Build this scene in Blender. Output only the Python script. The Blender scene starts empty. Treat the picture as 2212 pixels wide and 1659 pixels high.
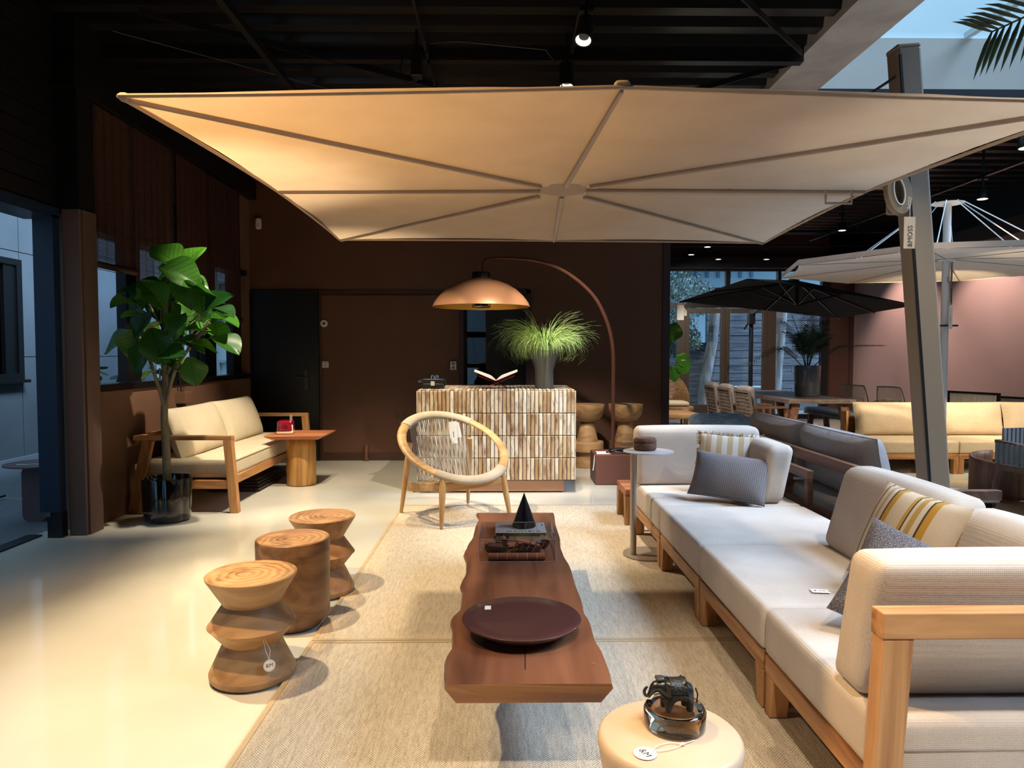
import bpy, bmesh, math, random
from math import sin, cos, pi, radians, sqrt
from mathutils import Vector, Matrix, Euler, noise
random.seed(7)
D = bpy.data
sc = bpy.context.scene
col = sc.collection

# ------------------------------------------------------------------ camera
cam = D.objects.new('camera', D.cameras.new('camera')); col.objects.link(cam)
cam.location = (0, 0, 1.4)
cam.rotation_euler = (radians(90 - 2.4077), 0, radians(-0.7096))
cam.data.sensor_fit = 'HORIZONTAL'; cam.data.sensor_width = 36
cam.data.lens = 1534 / 2212 * 36
cam.data.clip_end = 200
sc.camera = cam
# ------------------------------------------------------------------ colour management
sc.view_settings.view_transform = 'Standard'
sc.view_settings.look = 'None'
sc.view_settings.gamma = 1
sc.view_settings.use_curve_mapping = False
sc.view_settings.exposure = 0.25
sc.cycles.transparent_max_bounces = 24
# ------------------------------------------------------------------ sky
def lin(h):
    h = h.lstrip('#'); r = []
    for i in (0, 2, 4):
        c = int(h[i:i + 2], 16) / 255
        r.append(c / 12.92 if c <= 0.04045 else ((c + .055) / 1.055) ** 2.4)
    return (*r, 1)
w = D.worlds.new('sky'); sc.world = w; w.use_nodes = True
nt = w.node_tree; nt.nodes.clear()
out = nt.nodes.new('ShaderNodeOutputWorld'); bg = nt.nodes.new('ShaderNodeBackground')
tc = nt.nodes.new('ShaderNodeTexCoord'); ns = nt.nodes.new('ShaderNodeTexNoise'); rp = nt.nodes.new('ShaderNodeValToRGB')
ns.inputs['Scale'].default_value = 2.2; ns.inputs['Detail'].default_value = 3
rp.color_ramp.elements[0].position = .4; rp.color_ramp.elements[0].color = (0.17, 0.31, 0.43, 1)
rp.color_ramp.elements[1].position = .75; rp.color_ramp.elements[1].color = (0.25, 0.39, 0.50, 1)
nt.links.new(tc.outputs['Generated'], ns.inputs['Vector']); nt.links.new(ns.outputs['Fac'], rp.inputs['Fac'])
nt.links.new(rp.outputs['Color'], bg.inputs['Color']); nt.links.new(bg.outputs[0], out.inputs[0])
bg.inputs['Strength'].default_value = 1.95
# ------------------------------------------------------------------ sun: soft blue overcast daylight
def lamp(name, kind, loc, energy, color, **k):
    l = D.lights.new(name, kind); l.energy = energy; l.color = color
    o = D.objects.new(name, l); col.objects.link(o); o.location = loc
    for a, b in k.items():
        if a == 'to':
            o.rotation_euler = (Vector(b) - Vector(loc)).to_track_quat('-Z', 'Y').to_euler()
        else: setattr(l, a, b)
    return o
lamp('sun', 'SUN', (8, 3, 12), 7.8, (0.50, 0.71, 1.0), angle=radians(34), to=(8 - 0.64 * 6, 3 + .12 * 6, 12 - 6 * .75))
# daylight portals in the real openings
def portal(name, loc, to, sx, sy):
    o = lamp(name, 'AREA', loc, 1, (1, 1, 1), to=to, shape='RECTANGLE', size=sx, size_y=sy)
    o.data.cycles.is_portal = True
    return o
portal('skylight_portal', (5.2, 3.4, 3.93), (5.2, 3.4, 0), 4.4, 6.9)
WARM = (1.0, 0.84, 0.58); WARM2 = (1.0, 0.86, 0.66); NEUT = (1.0, .90, .76)
def spot(name, loc, to, e, ang, color=WARM, blend=.6, r=.035):
    return lamp(name, 'SPOT', loc, e, color, spot_size=radians(ang), spot_blend=blend, shadow_soft_size=r, to=to)
SPOTS = [  # (location, aim, watts, cone)
    ((-1.9, 3.3, 3.55), (-0.75, 3.6, 0), 430, 62, WARM),
    ((-1.6, 1.5, 3.55), (-0.6, 2.1, 0), 130, 60, WARM),
    ((-1.55, 5.6, 3.55), (-0.75, 5.2, 0), 430, 64, WARM),
    ((-1.2, 6.4, 3.55), (-1.6, 7.4, 0), 420, 66, WARM),
    ((-1.5, 5.6, 3.55), (-2.9, 6.9, .3), 480, 50, WARM2),
    ((0.56, 5.35, 3.40), (-0.1, 7.7, 0.6), 430, 46, NEUT),
    ((0.50, 6.6, 3.32), (1.0, 8.3, 0.0), 330, 50, NEUT),
    ((0.56, 5.5, 3.40), (0.6, 5.9, 0.0), 330, 52, WARM2),
    ((0.45, 0.5, 3.55), (0.8, 1.75, .3), 260, 50, WARM2),
    ((1.3, 0.6, 3.55), (1.45, 1.7, 0.5), 170, 54, WARM2),
    ((2.25, 2.1, 3.6), (1.5, 3.2, .4), 160, 60, WARM2),
    ((-1.35, 2.35, 3.5), (-.9, 2.6, 2.2), 380, 100, (1, .62, .25)),
    ((6.1, 6.8, 3.35), (5.6, 8.8, .4), 560, 56, WARM),
    ((4.6, 6.9, 3.35), (4.8, 8.6, .4), 420, 56, WARM),
    ((6.5, 10.9, 3.3), (7.55, 10.9, 1.2), 240, 95, (1, .76, .62)),
    ((6.5, 13.2, 3.3), (7.55, 13.2, 1.2), 230, 95, (1, .76, .62)),
    ((4.4, 5.2, 3.5), (4.5, 6.4, 0), 360, 50, WARM),
    ((2.4, 9.2, 3.2), (3.8, 11.0, .6), 420, 70, NEUT),
    ((3.44, 12.0, 3.15), (4.4, 14.6, .9), 330, 90, NEUT),
    ((3.6, 3.9, 3.6), (2.4, 5.2, .5), 150, 60, NEUT),
    ((6.6, 5.6, 3.4), (4.9, 6.1, .4), 330, 50, NEUT),  # added lamp without a fixture, brightens the rope armchair
    ((3.3, 6.1, 3.4), (3.0, 5.0, 1.9), 60, 80, (1, .6, .3)),
]
for i, s in enumerate(SPOTS):
    spot('spot_light', s[0], s[1], s[2], s[3], s[4])
# ------------------------------------------------------------------ mesh helpers
class MB:
    def __init__(s): s.v = []; s.f = []
    def add(s, vs, fs):
        o = len(s.v); s.v += [tuple(p) for p in vs]; s.f += [tuple(i + o for i in f) for f in fs]; return s
    def hexa(s, p):  # 8 pts: bottom 4 ccw, top 4 ccw
        return s.add(p, [(3, 2, 1, 0), (4, 5, 6, 7), (0, 1, 5, 4), (1, 2, 6, 5), (2, 3, 7, 6), (3, 0, 4, 7)])
    def box(s, x0, x1, y0, y1, z0, z1):
        return s.hexa([(x0, y0, z0), (x1, y0, z0), (x1, y1, z0), (x0, y1, z0), (x0, y0, z1), (x1, y0, z1), (x1, y1, z1), (x0, y1, z1)])
    def cb(s, c, sz, R=None):
        a, b, d = sz[0] / 2, sz[1] / 2, sz[2] / 2
        p = [Vector(q) for q in ((-a, -b, -d), (a, -b, -d), (a, b, -d), (-a, b, -d), (-a, -b, d), (a, -b, d), (a, b, d), (-a, b, d))]
        if R is not None: p = [R @ q for q in p]
        return s.hexa([q + Vector(c) for q in p])
    def beam(s, p0, p1, w, h, up=(0, 0, 1), w1=None, h1=None):
        p0, p1 = Vector(p0), Vector(p1); d = (p1 - p0).normalized(); u = Vector(up)
        sd = d.cross(u)
        if sd.length < 1e-4: sd = d.cross(Vector((0, 1, 0)))
        sd.normalize(); u = sd.cross(d).normalized(); w1 = w1 or w; h1 = h1 or h
        q = []
        for p, ww, hh in ((p0, w, h), (p1, w1, h1)):
            q += [p - sd * ww / 2 - u * hh / 2, p + sd * ww / 2 - u * hh / 2, p + sd * ww / 2 + u * hh / 2, p - sd * ww / 2 + u * hh / 2]
        return s.hexa(q)
    def tube(s, pts, r, n=8, close=False, cap=True, flat=1.0):
        pts = [Vector(p) for p in pts]; m = len(pts); R = r if isinstance(r, (list, tuple)) else [r] * m
        ref = None; vs = []
        for i, p in enumerate(pts):
            if close: t = pts[(i + 1) % m] - pts[i - 1]
            else: t = pts[min(i + 1, m - 1)] - pts[max(i - 1, 0)]
            t.normalize()
            if ref is None:
                ref = Vector((0, 0, 1)) if abs(t.z) < .9 else Vector((1, 0, 0))
            a = t.cross(ref)
            if a.length < 1e-5: a = t.orthogonal()
            a.normalize(); b = a.cross(t); ref = b.copy()
            for k in range(n):
                th = 2 * pi * k / n
                vs.append(p + (a * cos(th) + b * sin(th) * flat) * R[i])
        fs = []
        for i in range(m if close else m - 1):
            j = (i + 1) % m
            for k in range(n):
                l = (k + 1) % n
                fs.append((i * n + k, i * n + l, j * n + l, j * n + k))
        if cap and not close:
            fs.append(tuple(range(n))[::-1]); fs.append(tuple((m - 1) * n + k for k in range(n)))
        return s.add(vs, fs)
    def cyl(s, p0, p1, r, r1=None, n=20): return s.tube([p0, p1], [r, r1 if r1 is not None else r], n)
    def lathe(s, prof, n=40, c=(0, 0, 0), fr=None, cap=True):
        vs = []; m = len(prof)
        for r, z in prof:
            for k in range(n):
                a = 2 * pi * k / n; q = r * (fr(a, z) if fr else 1)
                vs.append((c[0] + q * cos(a), c[1] + q * sin(a), c[2] + z))
        fs = [(i * n + k, i * n + (k + 1) % n, (i + 1) * n + (k + 1) % n, (i + 1) * n + k) for i in range(m - 1) for k in range(n)]
        if cap:
            fs.append(tuple(range(n))[::-1]); fs.append(tuple((m - 1) * n + k for k in range(n)))
        return s.add(vs, fs)
    def prism(s, poly, z0, z1):
        n = len(poly)
        return s.add([(x, y, z0) for x, y in poly] + [(x, y, z1) for x, y in poly],
                     [tuple(range(n))[::-1], tuple(range(n, 2 * n))] + [(i, (i + 1) % n, (i + 1) % n + n, i + n) for i in range(n)])
    def grid(s, fn, nu, nv, flip=False):
        vs = [fn(i / nu, j / nv) for j in range(nv + 1) for i in range(nu + 1)]
        fs = []
        for j in range(nv):
            for i in range(nu):
                a = j * (nu + 1) + i; q = (a, a + 1, a + nu + 2, a + nu + 1)
                fs.append(q[::-1] if flip else q)
        return s.add(vs, fs)
    def soft(s, w, d, h, r=.03, puff=.015, n=8, T=None, sidepuff=.4):
        """rounded, slightly puffed cushion centred on the origin (T maps each point)"""
        hf = (w / 2, d / 2, h / 2); r = min(r, *[q * .98 for q in hf])
        ts = []
        for q in hf:
            e = (q - r) / q
            ts.append([-1, -(1 + e) / 2, -e] + [-e + 2 * e * k / n for k in range(1, n)] + [e, (1 + e) / 2, 1])
        key = {}; vs = []; fs = []
        def vert(p):
            k = tuple(round(c, 5) for c in p)
            if k in key: return key[k]
            P = Vector((p[0] * hf[0], p[1] * hf[1], p[2] * hf[2]))
            Q = Vector([max(-(hf[i] - r), min(hf[i] - r, P[i])) for i in range(3)])
            nn = P - Q
            if nn.length > 1e-9: nn.normalize()
            F = Q + nn * r
            x, y, z = p
            F.z += math.copysign(puff, z) * max(0, 1 - x * x) ** .7 * max(0, 1 - y * y) ** .7 * abs(z)
            F.x += math.copysign(puff * sidepuff, x) * max(0, 1 - z * z) * max(0, 1 - y * y) * abs(x)
            F.y += math.copysign(puff * sidepuff, y) * max(0, 1 - z * z) * max(0, 1 - x * x) * abs(y)
            if T: F = Vector(T(F))
            key[k] = len(vs); vs.append(F); return key[k]
        for ax in range(3):
            a, b = (ax + 1) % 3, (ax + 2) % 3
            for sg in (-1, 1):
                for i in range(len(ts[a]) - 1):
                    for j in range(len(ts[b]) - 1):
                        q = []
                        for di, dj in ((0, 0), (1, 0), (1, 1), (0, 1)):
                            p = [0, 0, 0]; p[ax] = sg; p[a] = ts[a][i + di]; p[b] = ts[b][j + dj]; q.append(vert(p))
                        if len(set(q)) > 2: fs.append(tuple(q if sg > 0 else q[::-1]))
        return s.add(vs, fs)
    def xf(s, fn):
        s.v = [tuple(fn(Vector(p))) for p in s.v]; return s
    def build(s, name):
        me = D.meshes.new(name); me.from_pydata(s.v, [], s.f); me.validate(); me.update(); return me
def obj(name, mb, m, parent=None, smooth=False, bev=0, W=False, sharp=40, seg=2, sub=0):
    """link one mesh object; W: verts are in world space, the parent has only a location"""
    if W and parent is not None:
        L = parent.location.copy(); par = parent.parent
        while par: L += par.location; par = par.parent
        mb.v = [(p[0] - L.x, p[1] - L.y, p[2] - L.z) for p in mb.v]
    me = mb.build(name) if isinstance(mb, MB) else mb
    if m is not None:
        for q in (m if isinstance(m, list) else [m]): me.materials.append(q)
    if smooth:
        for p in me.polygons: p.use_smooth = True
        me.set_sharp_from_angle(angle=radians(sharp))
    o = D.objects.new(name, me); col.objects.link(o)
    if parent is not None: o.parent = parent
    if bev:
        b = o.modifiers.new('bevel', 'BEVEL'); b.width = bev; b.segments = seg; b.limit_method = 'ANGLE'; b.angle_limit = radians(30)
        if hasattr(b, 'harden_normals'): b.harden_normals = False
    if sub:
        b = o.modifiers.new('sub', 'SUBSURF'); b.levels = sub; b.render_levels = sub
    return o
def tag(o, label, cat, group=None):
    o['label'] = label; o['category'] = cat
    if group: o['group'] = group
    return o
def thing(name, label, cat, loc=(0, 0, 0), rot=0, group=None):
    o = D.objects.new(name, None); col.objects.link(o); o.location = loc; o.empty_display_size = .1
    o.rotation_euler = rot if isinstance(rot, tuple) else (0, 0, rot)
    return tag(o, label, cat, group)
def struct(name, mb, m, parent=None, **k):
    o = obj(name, mb, m, parent, **k)
    if parent is None: o['kind'] = 'structure'
    return o
def stuff(o): o['kind'] = 'stuff'; return o
def dup(root, loc, rot=None, label=None, group=None):
    def cp(o, par):
        c = o.copy(); col.objects.link(c); c.parent = par
        for ch in kids.get(o, []): cp(ch, c)
        return c
    kids = {}
    for o in D.objects:
        if o.parent: kids.setdefault(o.parent, []).append(o)
    r = cp(root, None); r.location = loc
    if rot is not None: r.rotation_euler = rot if isinstance(rot, tuple) else (0, 0, rot)
    if label: r['label'] = label
    if group: r['group'] = group
    return r
def text_mesh(txt, size, ext=.0006, spacing=1.0):
    c = D.curves.new('t', 'FONT'); c.body = txt; c.size = size; c.extrude = ext; c.align_x = 'CENTER'; c.align_y = 'CENTER'; c.space_character = spacing
    c.resolution_u = 3
    o = D.objects.new('t', c); col.objects.link(o)
    me = D.meshes.new_from_object(o.evaluated_get(bpy.context.evaluated_depsgraph_get()))
    D.objects.remove(o); D.curves.remove(c); return me
# ------------------------------------------------------------------ materials
def newmat(name):
    m = D.materials.new(name); m.use_nodes = True; nt = m.node_tree; b = nt.nodes['Principled BSDF']; return m, nt, b
def sock(b, *names):
    for n in names:
        if n in b.inputs: return b.inputs[n]
def M(name, c, rough=.5, metal=0, c2=None, ns=6, stretch=(1, 1, 1), detail=4, lo=.35, hi=.65, bump=0, bs=None, bstretch=(1, 1, 1), bdist=.002, spec=None, coat=0, rand=None, sheen=0):
    m, nt, b = newmat(name); N = nt.nodes; L = nt.links
    c = lin(c) if isinstance(c, str) else (*c, 1)
    b.inputs['Base Color'].default_value = c; b.inputs['Roughness'].default_value = rough; b.inputs['Metallic'].default_value = metal
    if spec is not None: sock(b, 'Specular IOR Level').default_value = spec
    if coat: sock(b, 'Coat Weight').default_value = coat; sock(b, 'Coat Roughness').default_value = .08
    if sheen: sock(b, 'Sheen Weight').default_value = sheen
    m.diffuse_color = c
    tcn = N.new('ShaderNodeTexCoord')
    def noise_fac(scale, st, det):
        mp = N.new('ShaderNodeMapping'); mp.inputs['Scale'].default_value = st; L.new(tcn.outputs['Object'], mp.inputs['Vector'])
        if rand is not None:
            oi = N.new('ShaderNodeObjectInfo'); vm = N.new('ShaderNodeVectorMath'); vm.operation = 'SCALE'
            cx = N.new('ShaderNodeCombineXYZ')
            for q in range(3): L.new(oi.outputs['Random'], cx.inputs[q])
            L.new(cx.outputs[0], vm.inputs[0]); vm.inputs['Scale'].default_value = 37.0; L.new(vm.outputs[0], mp.inputs['Location'])
        t = N.new('ShaderNodeTexNoise'); t.inputs['Scale'].default_value = scale; t.inputs['Detail'].default_value = det
        L.new(mp.outputs[0], t.inputs['Vector']); return t.outputs['Fac']
    if c2:
        f = noise_fac(ns, stretch, detail); r = N.new('ShaderNodeValToRGB')
        r.color_ramp.elements[0].position = lo; r.color_ramp.elements[1].position = hi
        r.color_ramp.elements[0].color = c; r.color_ramp.elements[1].color = lin(c2) if isinstance(c2, str) else (*c2, 1)
        L.new(f, r.inputs['Fac']); L.new(r.outputs['Color'], b.inputs['Base Color'])
    if bump:
        f = noise_fac(bs or ns * 4, bstretch, 3); bp = N.new('ShaderNodeBump'); bp.inputs['Strength'].default_value = bump; bp.inputs['Distance'].default_value = bdist
        L.new(f, bp.inputs['Height']); L.new(bp.outputs[0], b.inputs['Normal'])
    return m
def wood(name, a, b_, dark=None, axis=0, scale=1.0, rough=.5, rings=False, bump=.15):
    """grain that runs along AXIS in object space; rings: concentric end grain seen from above"""
    m, nt, b = newmat(name); N = nt.nodes; L = nt.links
    b.inputs['Roughness'].default_value = rough; m.diffuse_color = lin(a)
    t = N.new('ShaderNodeTexCoord'); mp = N.new('ShaderNodeMapping'); L.new(t.outputs['Object'], mp.inputs['Vector'])
    oi = N.new('ShaderNodeObjectInfo'); cx = N.new('ShaderNodeCombineXYZ'); vs = N.new('ShaderNodeVectorMath'); vs.operation = 'SCALE'
    for q in range(3): L.new(oi.outputs['Random'], cx.inputs[q])
    L.new(cx.outputs[0], vs.inputs[0]); vs.inputs['Scale'].default_value = 0.0 if rings else 13.0; L.new(vs.outputs[0], mp.inputs['Location'])
    st = [9.0 * scale] * 3; st[axis] = .9 * scale
    if rings: st = [3 * scale] * 3
    mp.inputs['Scale'].default_value = st
    n1 = N.new('ShaderNodeTexNoise'); n1.inputs['Scale'].default_value = 1.3; n1.inputs['Detail'].default_value = 6; n1.inputs['Distortion'].default_value = 1.2
    L.new(mp.outputs[0], n1.inputs['Vector'])
    r = N.new('ShaderNodeValToRGB'); e = r.color_ramp.elements
    e[0].position = .32; e[0].color = lin(dark or b_); e[1].position = .68; e[1].color = lin(a)
    k = e.new(.48); k.color = lin(b_)
    if rings:
        wv = N.new('ShaderNodeTexWave'); wv.wave_type = 'RINGS'; wv.rings_direction = 'Z'; wv.inputs['Scale'].default_value = 9 * scale
        wv.inputs['Distortion'].default_value = 5; wv.inputs['Detail'].default_value = 3; wv.inputs['Detail Scale'].default_value = 1.2
        m2 = N.new('ShaderNodeMapping'); m2.inputs['Location'].default_value = (.03, .02, 0); L.new(t.outputs['Object'], m2.inputs['Vector']); L.new(m2.outputs[0], wv.inputs['Vector'])
        mx = N.new('ShaderNodeMath'); mx.operation = 'MULTIPLY_ADD'; mx.inputs[1].default_value = .16
        L.new(wv.outputs['Fac'], mx.inputs[0])
        sb = N.new('ShaderNodeMath'); sb.operation = 'MULTIPLY'; sb.inputs[1].default_value = .86; L.new(n1.outputs['Fac'], sb.inputs[0]); L.new(sb.outputs[0], mx.inputs[2])
        L.new(mx.outputs[0], r.inputs['Fac'])
    else: L.new(n1.outputs['Fac'], r.inputs['Fac'])
    L.new(r.outputs['Color'], b.inputs['Base Color'])
    bp = N.new('ShaderNodeBump'); bp.inputs['Strength'].default_value = bump; bp.inputs['Distance'].default_value = .002
    L.new(n1.outputs['Fac'], bp.inputs['Height']); L.new(bp.outputs[0], b.inputs['Normal'])
    return m
def fabric(name, c, c2=None, scale=700, rough=.9, bump=.25, wr=.0, trans=0):
    m, nt, b = newmat(name); N = nt.nodes; L = nt.links
    b.inputs['Roughness'].default_value = rough; m.diffuse_color = lin(c); sock(b, 'Specular IOR Level').default_value = .2
    t = N.new('ShaderNodeTexCoord'); hs = []
    for d in ('X', 'Y', 'Z'):
        wv = N.new('ShaderNodeTexWave'); wv.bands_direction = d; wv.inputs['Scale'].default_value = scale / 12; wv.inputs['Distortion'].default_value = .6
        L.new(t.outputs['Object'], wv.inputs['Vector']); hs.append(wv.outputs['Fac'])
    a1 = N.new('ShaderNodeMath'); L.new(hs[0], a1.inputs[0]); L.new(hs[1], a1.inputs[1])
    a2 = N.new('ShaderNodeMath'); L.new(a1.outputs[0], a2.inputs[0]); L.new(hs[2], a2.inputs[1])
    n = N.new('ShaderNodeTexNoise'); n.inputs['Scale'].default_value = 5; n.inputs['Detail'].default_value = 4; L.new(t.outputs['Object'], n.inputs['Vector'])
    n2 = N.new('ShaderNodeTexNoise'); n2.inputs['Scale'].default_value = scale / 3; L.new(t.outputs['Object'], n2.inputs['Vector'])
    mx = N.new('ShaderNodeMixRGB'); mx.inputs[1].default_value = lin(c); mx.inputs[2].default_value = lin(c2 or c)
    av = N.new('ShaderNodeMath'); L.new(n.outputs['Fac'], av.inputs[0]); L.new(n2.outputs['Fac'], av.inputs[1])
    rr = N.new('ShaderNodeMapRange'); rr.inputs['From Min'].default_value = .8; rr.inputs['From Max'].default_value = 1.25; L.new(av.outputs[0], rr.inputs['Value'])
    L.new(rr.outputs[0], mx.inputs[0]); L.new(mx.outputs[0], b.inputs['Base Color'])
    bp = N.new('ShaderNodeBump'); bp.inputs['Strength'].default_value = bump; bp.inputs['Distance'].default_value = .0012
    L.new(a2.outputs[0], bp.inputs['Height'])
    if wr:
        n3 = N.new('ShaderNodeTexNoise'); n3.inputs['Scale'].default_value = 7; n3.inputs['Detail'].default_value = 2; n3.inputs['Distortion'].default_value = 1; L.new(t.outputs['Object'], n3.inputs['Vector'])
        b2 = N.new('ShaderNodeBump'); b2.inputs['Strength'].default_value = wr; b2.inputs['Distance'].default_value = .03
        L.new(n3.outputs['Fac'], b2.inputs['Height']); L.new(bp.outputs[0], b2.inputs['Normal']); L.new(b2.outputs[0], b.inputs['Normal'])
    else: L.new(bp.outputs[0], b.inputs['Normal'])
    if trans:
        tr = N.new('ShaderNodeBsdfTranslucent'); L.new(mx.outputs[0], tr.inputs['Color']); ms = N.new('ShaderNodeMixShader'); ms.inputs[0].default_value = trans
        L.new(b.outputs[0], ms.inputs[1]); L.new(tr.outputs[0], ms.inputs[2]); L.new(ms.outputs[0], N['Material Output'].inputs['Surface'])
    return m
def stripes(name, stops, axis=0, period=None, size=1.0, rough=.9, width=1.0):
    """colour bands across a cushion; stops (position 0..1, hex)"""
    m, nt, b = newmat(name); N = nt.nodes; L = nt.links; b.inputs['Roughness'].default_value = rough
    t = N.new('ShaderNodeTexCoord'); s = N.new('ShaderNodeSeparateXYZ'); L.new(t.outputs['Object'], s.inputs[0])
    mr = N.new('ShaderNodeMapRange'); mr.inputs['From Min'].default_value = -width / 2; mr.inputs['From Max'].default_value = width / 2; L.new(s.outputs[axis], mr.inputs['Value'])
    v = mr.outputs[0]
    if period:
        a = N.new('ShaderNodeMath'); a.operation = 'MULTIPLY'; a.inputs[1].default_value = period; L.new(v, a.inputs[0])
        f = N.new('ShaderNodeMath'); f.operation = 'FRACT'; L.new(a.outputs[0], f.inputs[0]); v = f.outputs[0]
    r = N.new('ShaderNodeValToRGB'); r.color_ramp.interpolation = 'CONSTANT'; e = r.color_ramp.elements
    while len(e) > 1: e.remove(e[-1])
    e[0].position = 0; e[0].color = lin(stops[0][1])
    for p, h in stops[1:]: k = e.new(p); k.color = lin(h)
    L.new(v, r.inputs['Fac']); L.new(r.outputs['Color'], b.inputs['Base Color'])
    n = N.new('ShaderNodeTexNoise'); n.inputs['Scale'].default_value = 260; L.new(t.outputs['Object'], n.inputs['Vector'])
    bp = N.new('ShaderNodeBump'); bp.inputs['Strength'].default_value = .4; bp.inputs['Distance'].default_value = .002; L.new(n.outputs['Fac'], bp.inputs['Height']); L.new(bp.outputs[0], b.inputs['Normal'])
    return m
def diamonds(name, c1, c2, scale, thick=.5):
    m, nt, b = newmat(name); N = nt.nodes; L = nt.links; b.inputs['Roughness'].default_value = .9
    t = N.new('ShaderNodeTexCoord'); s = N.new('ShaderNodeSeparateXYZ'); L.new(t.outputs['Object'], s.inputs[0])
    def mth(op, a, bb=None, val=None):
        q = N.new('ShaderNodeMath'); q.operation = op; L.new(a, q.inputs[0])
        if bb is not None: L.new(bb, q.inputs[1])
        if val is not None: q.inputs[1].default_value = val
        return q.outputs[0]
    xs = mth('MULTIPLY', s.outputs[0], val=scale); ys = mth('MULTIPLY', s.outputs[1], val=scale * 1.3)
    fx = mth('ABSOLUTE', mth('SUBTRACT', mth('FRACT', xs), val=.5)); fy = mth('ABSOLUTE', mth('SUBTRACT', mth('FRACT', ys), val=.5))
    d = mth('ADD', fx, fy); g = mth('FRACT', mth('MULTIPLY', d, val=3.0)); k = mth('GREATER_THAN', g, val=thick)
    mx = N.new('ShaderNodeMixRGB'); L.new(k, mx.inputs[0]); mx.inputs[1].default_value = lin(c1); mx.inputs[2].default_value = lin(c2)
    L.new(mx.outputs[0], b.inputs['Base Color']); return m
def glass(name, c=(1, 1, 1), rough=0, ior=1.45, mix=None):
    m, nt, b = newmat(name); N = nt.nodes; L = nt.links
    if mix is None:
        b.inputs['Base Color'].default_value = (*c, 1); b.inputs['Roughness'].default_value = rough; b.inputs['IOR'].default_value = ior
        sock(b, 'Transmission Weight').default_value = 1
    else:  # thin pane: clear with a fresnel gloss
        tr = N.new('ShaderNodeBsdfTransparent'); tr.inputs['Color'].default_value = (*c, 1); gl = N.new('ShaderNodeBsdfGlossy'); gl.inputs['Roughness'].default_value = .02
        fr = N.new('ShaderNodeFresnel'); ge = N.new('ShaderNodeNewGeometry'); im = N.new('ShaderNodeMapRange'); im.inputs['To Min'].default_value = 1.45; im.inputs['To Max'].default_value = 1 / 1.45
        L.new(ge.outputs['Backfacing'], im.inputs['Value']); L.new(im.outputs[0], fr.inputs['IOR'])
        mu = N.new('ShaderNodeMath'); mu.operation = 'MULTIPLY'; mu.inputs[1].default_value = mix; L.new(fr.outputs[0], mu.inputs[0])
        ms = N.new('ShaderNodeMixShader'); L.new(mu.outputs[0], ms.inputs[0])
        L.new(tr.outputs[0], ms.inputs[1]); L.new(gl.outputs[0], ms.inputs[2]); L.new(ms.outputs[0], N['Material Output'].inputs['Surface'])
    return m
def emit(name, c, s):
    m, nt, b = newmat(name); sock(b, 'Emission Color').default_value = (*c, 1); sock(b, 'Emission Strength').default_value = s; b.inputs['Base Color'].default_value = (.8, .8, .8, 1); return m

BLACK = M('black_paint', '#0b0a0b', .45)
BLACKM = M('black_metal', '#101012', .38, spec=.4)
DECK = M('black_deck', '#141212', .28, spec=.7)
BROWNW = M('brown_wall', '#5c3a28', .62, c2='#553524', ns=2, bump=.12, bs=300)
BROWNL = M('brown_wall_lower', '#74543f', .7, c2='#6c4d3a', ns=2)
AUB = M('aubergine_wall', '#33202a', .6, c2='#2f1d26', ns=2)
DOORB = M('door_black', '#0e0e10', .42)
BLUEREFL = M('black_metal_blue_reflection', '#1a2c44', .38, metal=.2)  # dark jamb metal; its blue reflection is put into the base colour
PILLAR = M('pillar_brown', '#5d4740', .6)
FLOORM = M('cream_floor', '#d6d2c6', .09, c2='#ccc8bb', ns=1.3, bump=.05, bs=14, bdist=.01, coat=.25)
TEAK = wood('teak', '#c6935f', '#aa7848', '#85562f', axis=0, rough=.55)
TEAKY = wood('teak_y', '#c6935f', '#aa7848', '#85562f', axis=1, rough=.55)
TEAKZ = wood('teak_z', '#c6935f', '#aa7848', '#85562f', axis=2, rough=.55)
TEAKR = wood('teak_red', '#c07c52', '#a2623f', '#7a4429', axis=0, rough=.5)
GREYT = wood('grey_teak', '#8d7a6c', '#73625a', '#4f423c', axis=2, rough=.7)
GREYTX = wood('grey_teak_x', '#8d7a6c', '#73625a', '#4f423c', axis=1, rough=.7)
OAK = wood('oak', '#cfa873', '#b98e5b', '#a27a4c', axis=2, scale=1.4, rough=.5)
OAKX = wood('oak_ring', '#cfa873', '#bb905d', '#a47c4e', axis=0, scale=1.2, rough=.45)
SUAR = wood('suar_slab', '#8f5c40', '#7c4c34', '#583523', axis=1, scale=.7, rough=.42)
SUARE = wood('suar_end', '#a4764a', '#8a5c37', '#5b3a22', axis=0, scale=1.2, rough=.5)
STOOLW = wood('stool_side', '#bd9668', '#a98257', '#8a6542', axis=0, scale=.8, rough=.5)
STOOLD = wood('stool_side_dark', '#937050', '#7a583c', '#5c422d', axis=0, scale=.8, rough=.45)
RING = wood('stool_top', '#c6a37c', '#b28d65', '#87633f', rings=True, rough=.5)
RINGD = wood('stool_top_dark', '#b28c66', '#957050', '#6b4b33', rings=True, rough=.5)
CUSH = fabric('sand_cushion', '#c6b8ab', '#bbac9f')
CUSHW = fabric('cream_cushion', '#cdbfa6', '#c3b49b', wr=.25)
CUSHY = fabric('ecru_cushion', '#d3c0a6', '#cab598', wr=.25)
CUSHG = fabric('grey_cushion', '#8f8887', '#85807f', wr=.3)
CANVAS = fabric('canopy_canvas', '#bda994', '#b5a08b', scale=1500, bump=.08, trans=.28)
CANVASS = fabric('canopy_seam', '#a89789', '#a29183', scale=1500, bump=.05)
DARKC = fabric('dark_canopy', '#14151b', '#121318', bump=.05)
TAUPE = M('taupe_aluminium', '#8a7a68', .5, metal=.1)
WHITEM = M('white_metal', '#d8d8da', .35)
PAPER = M('paper', '#e6e2da', .8)
INK = M('ink', '#1c1a1a', .7)
STEEL = M('steel', '#8e8a86', .25, metal=1)
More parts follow.
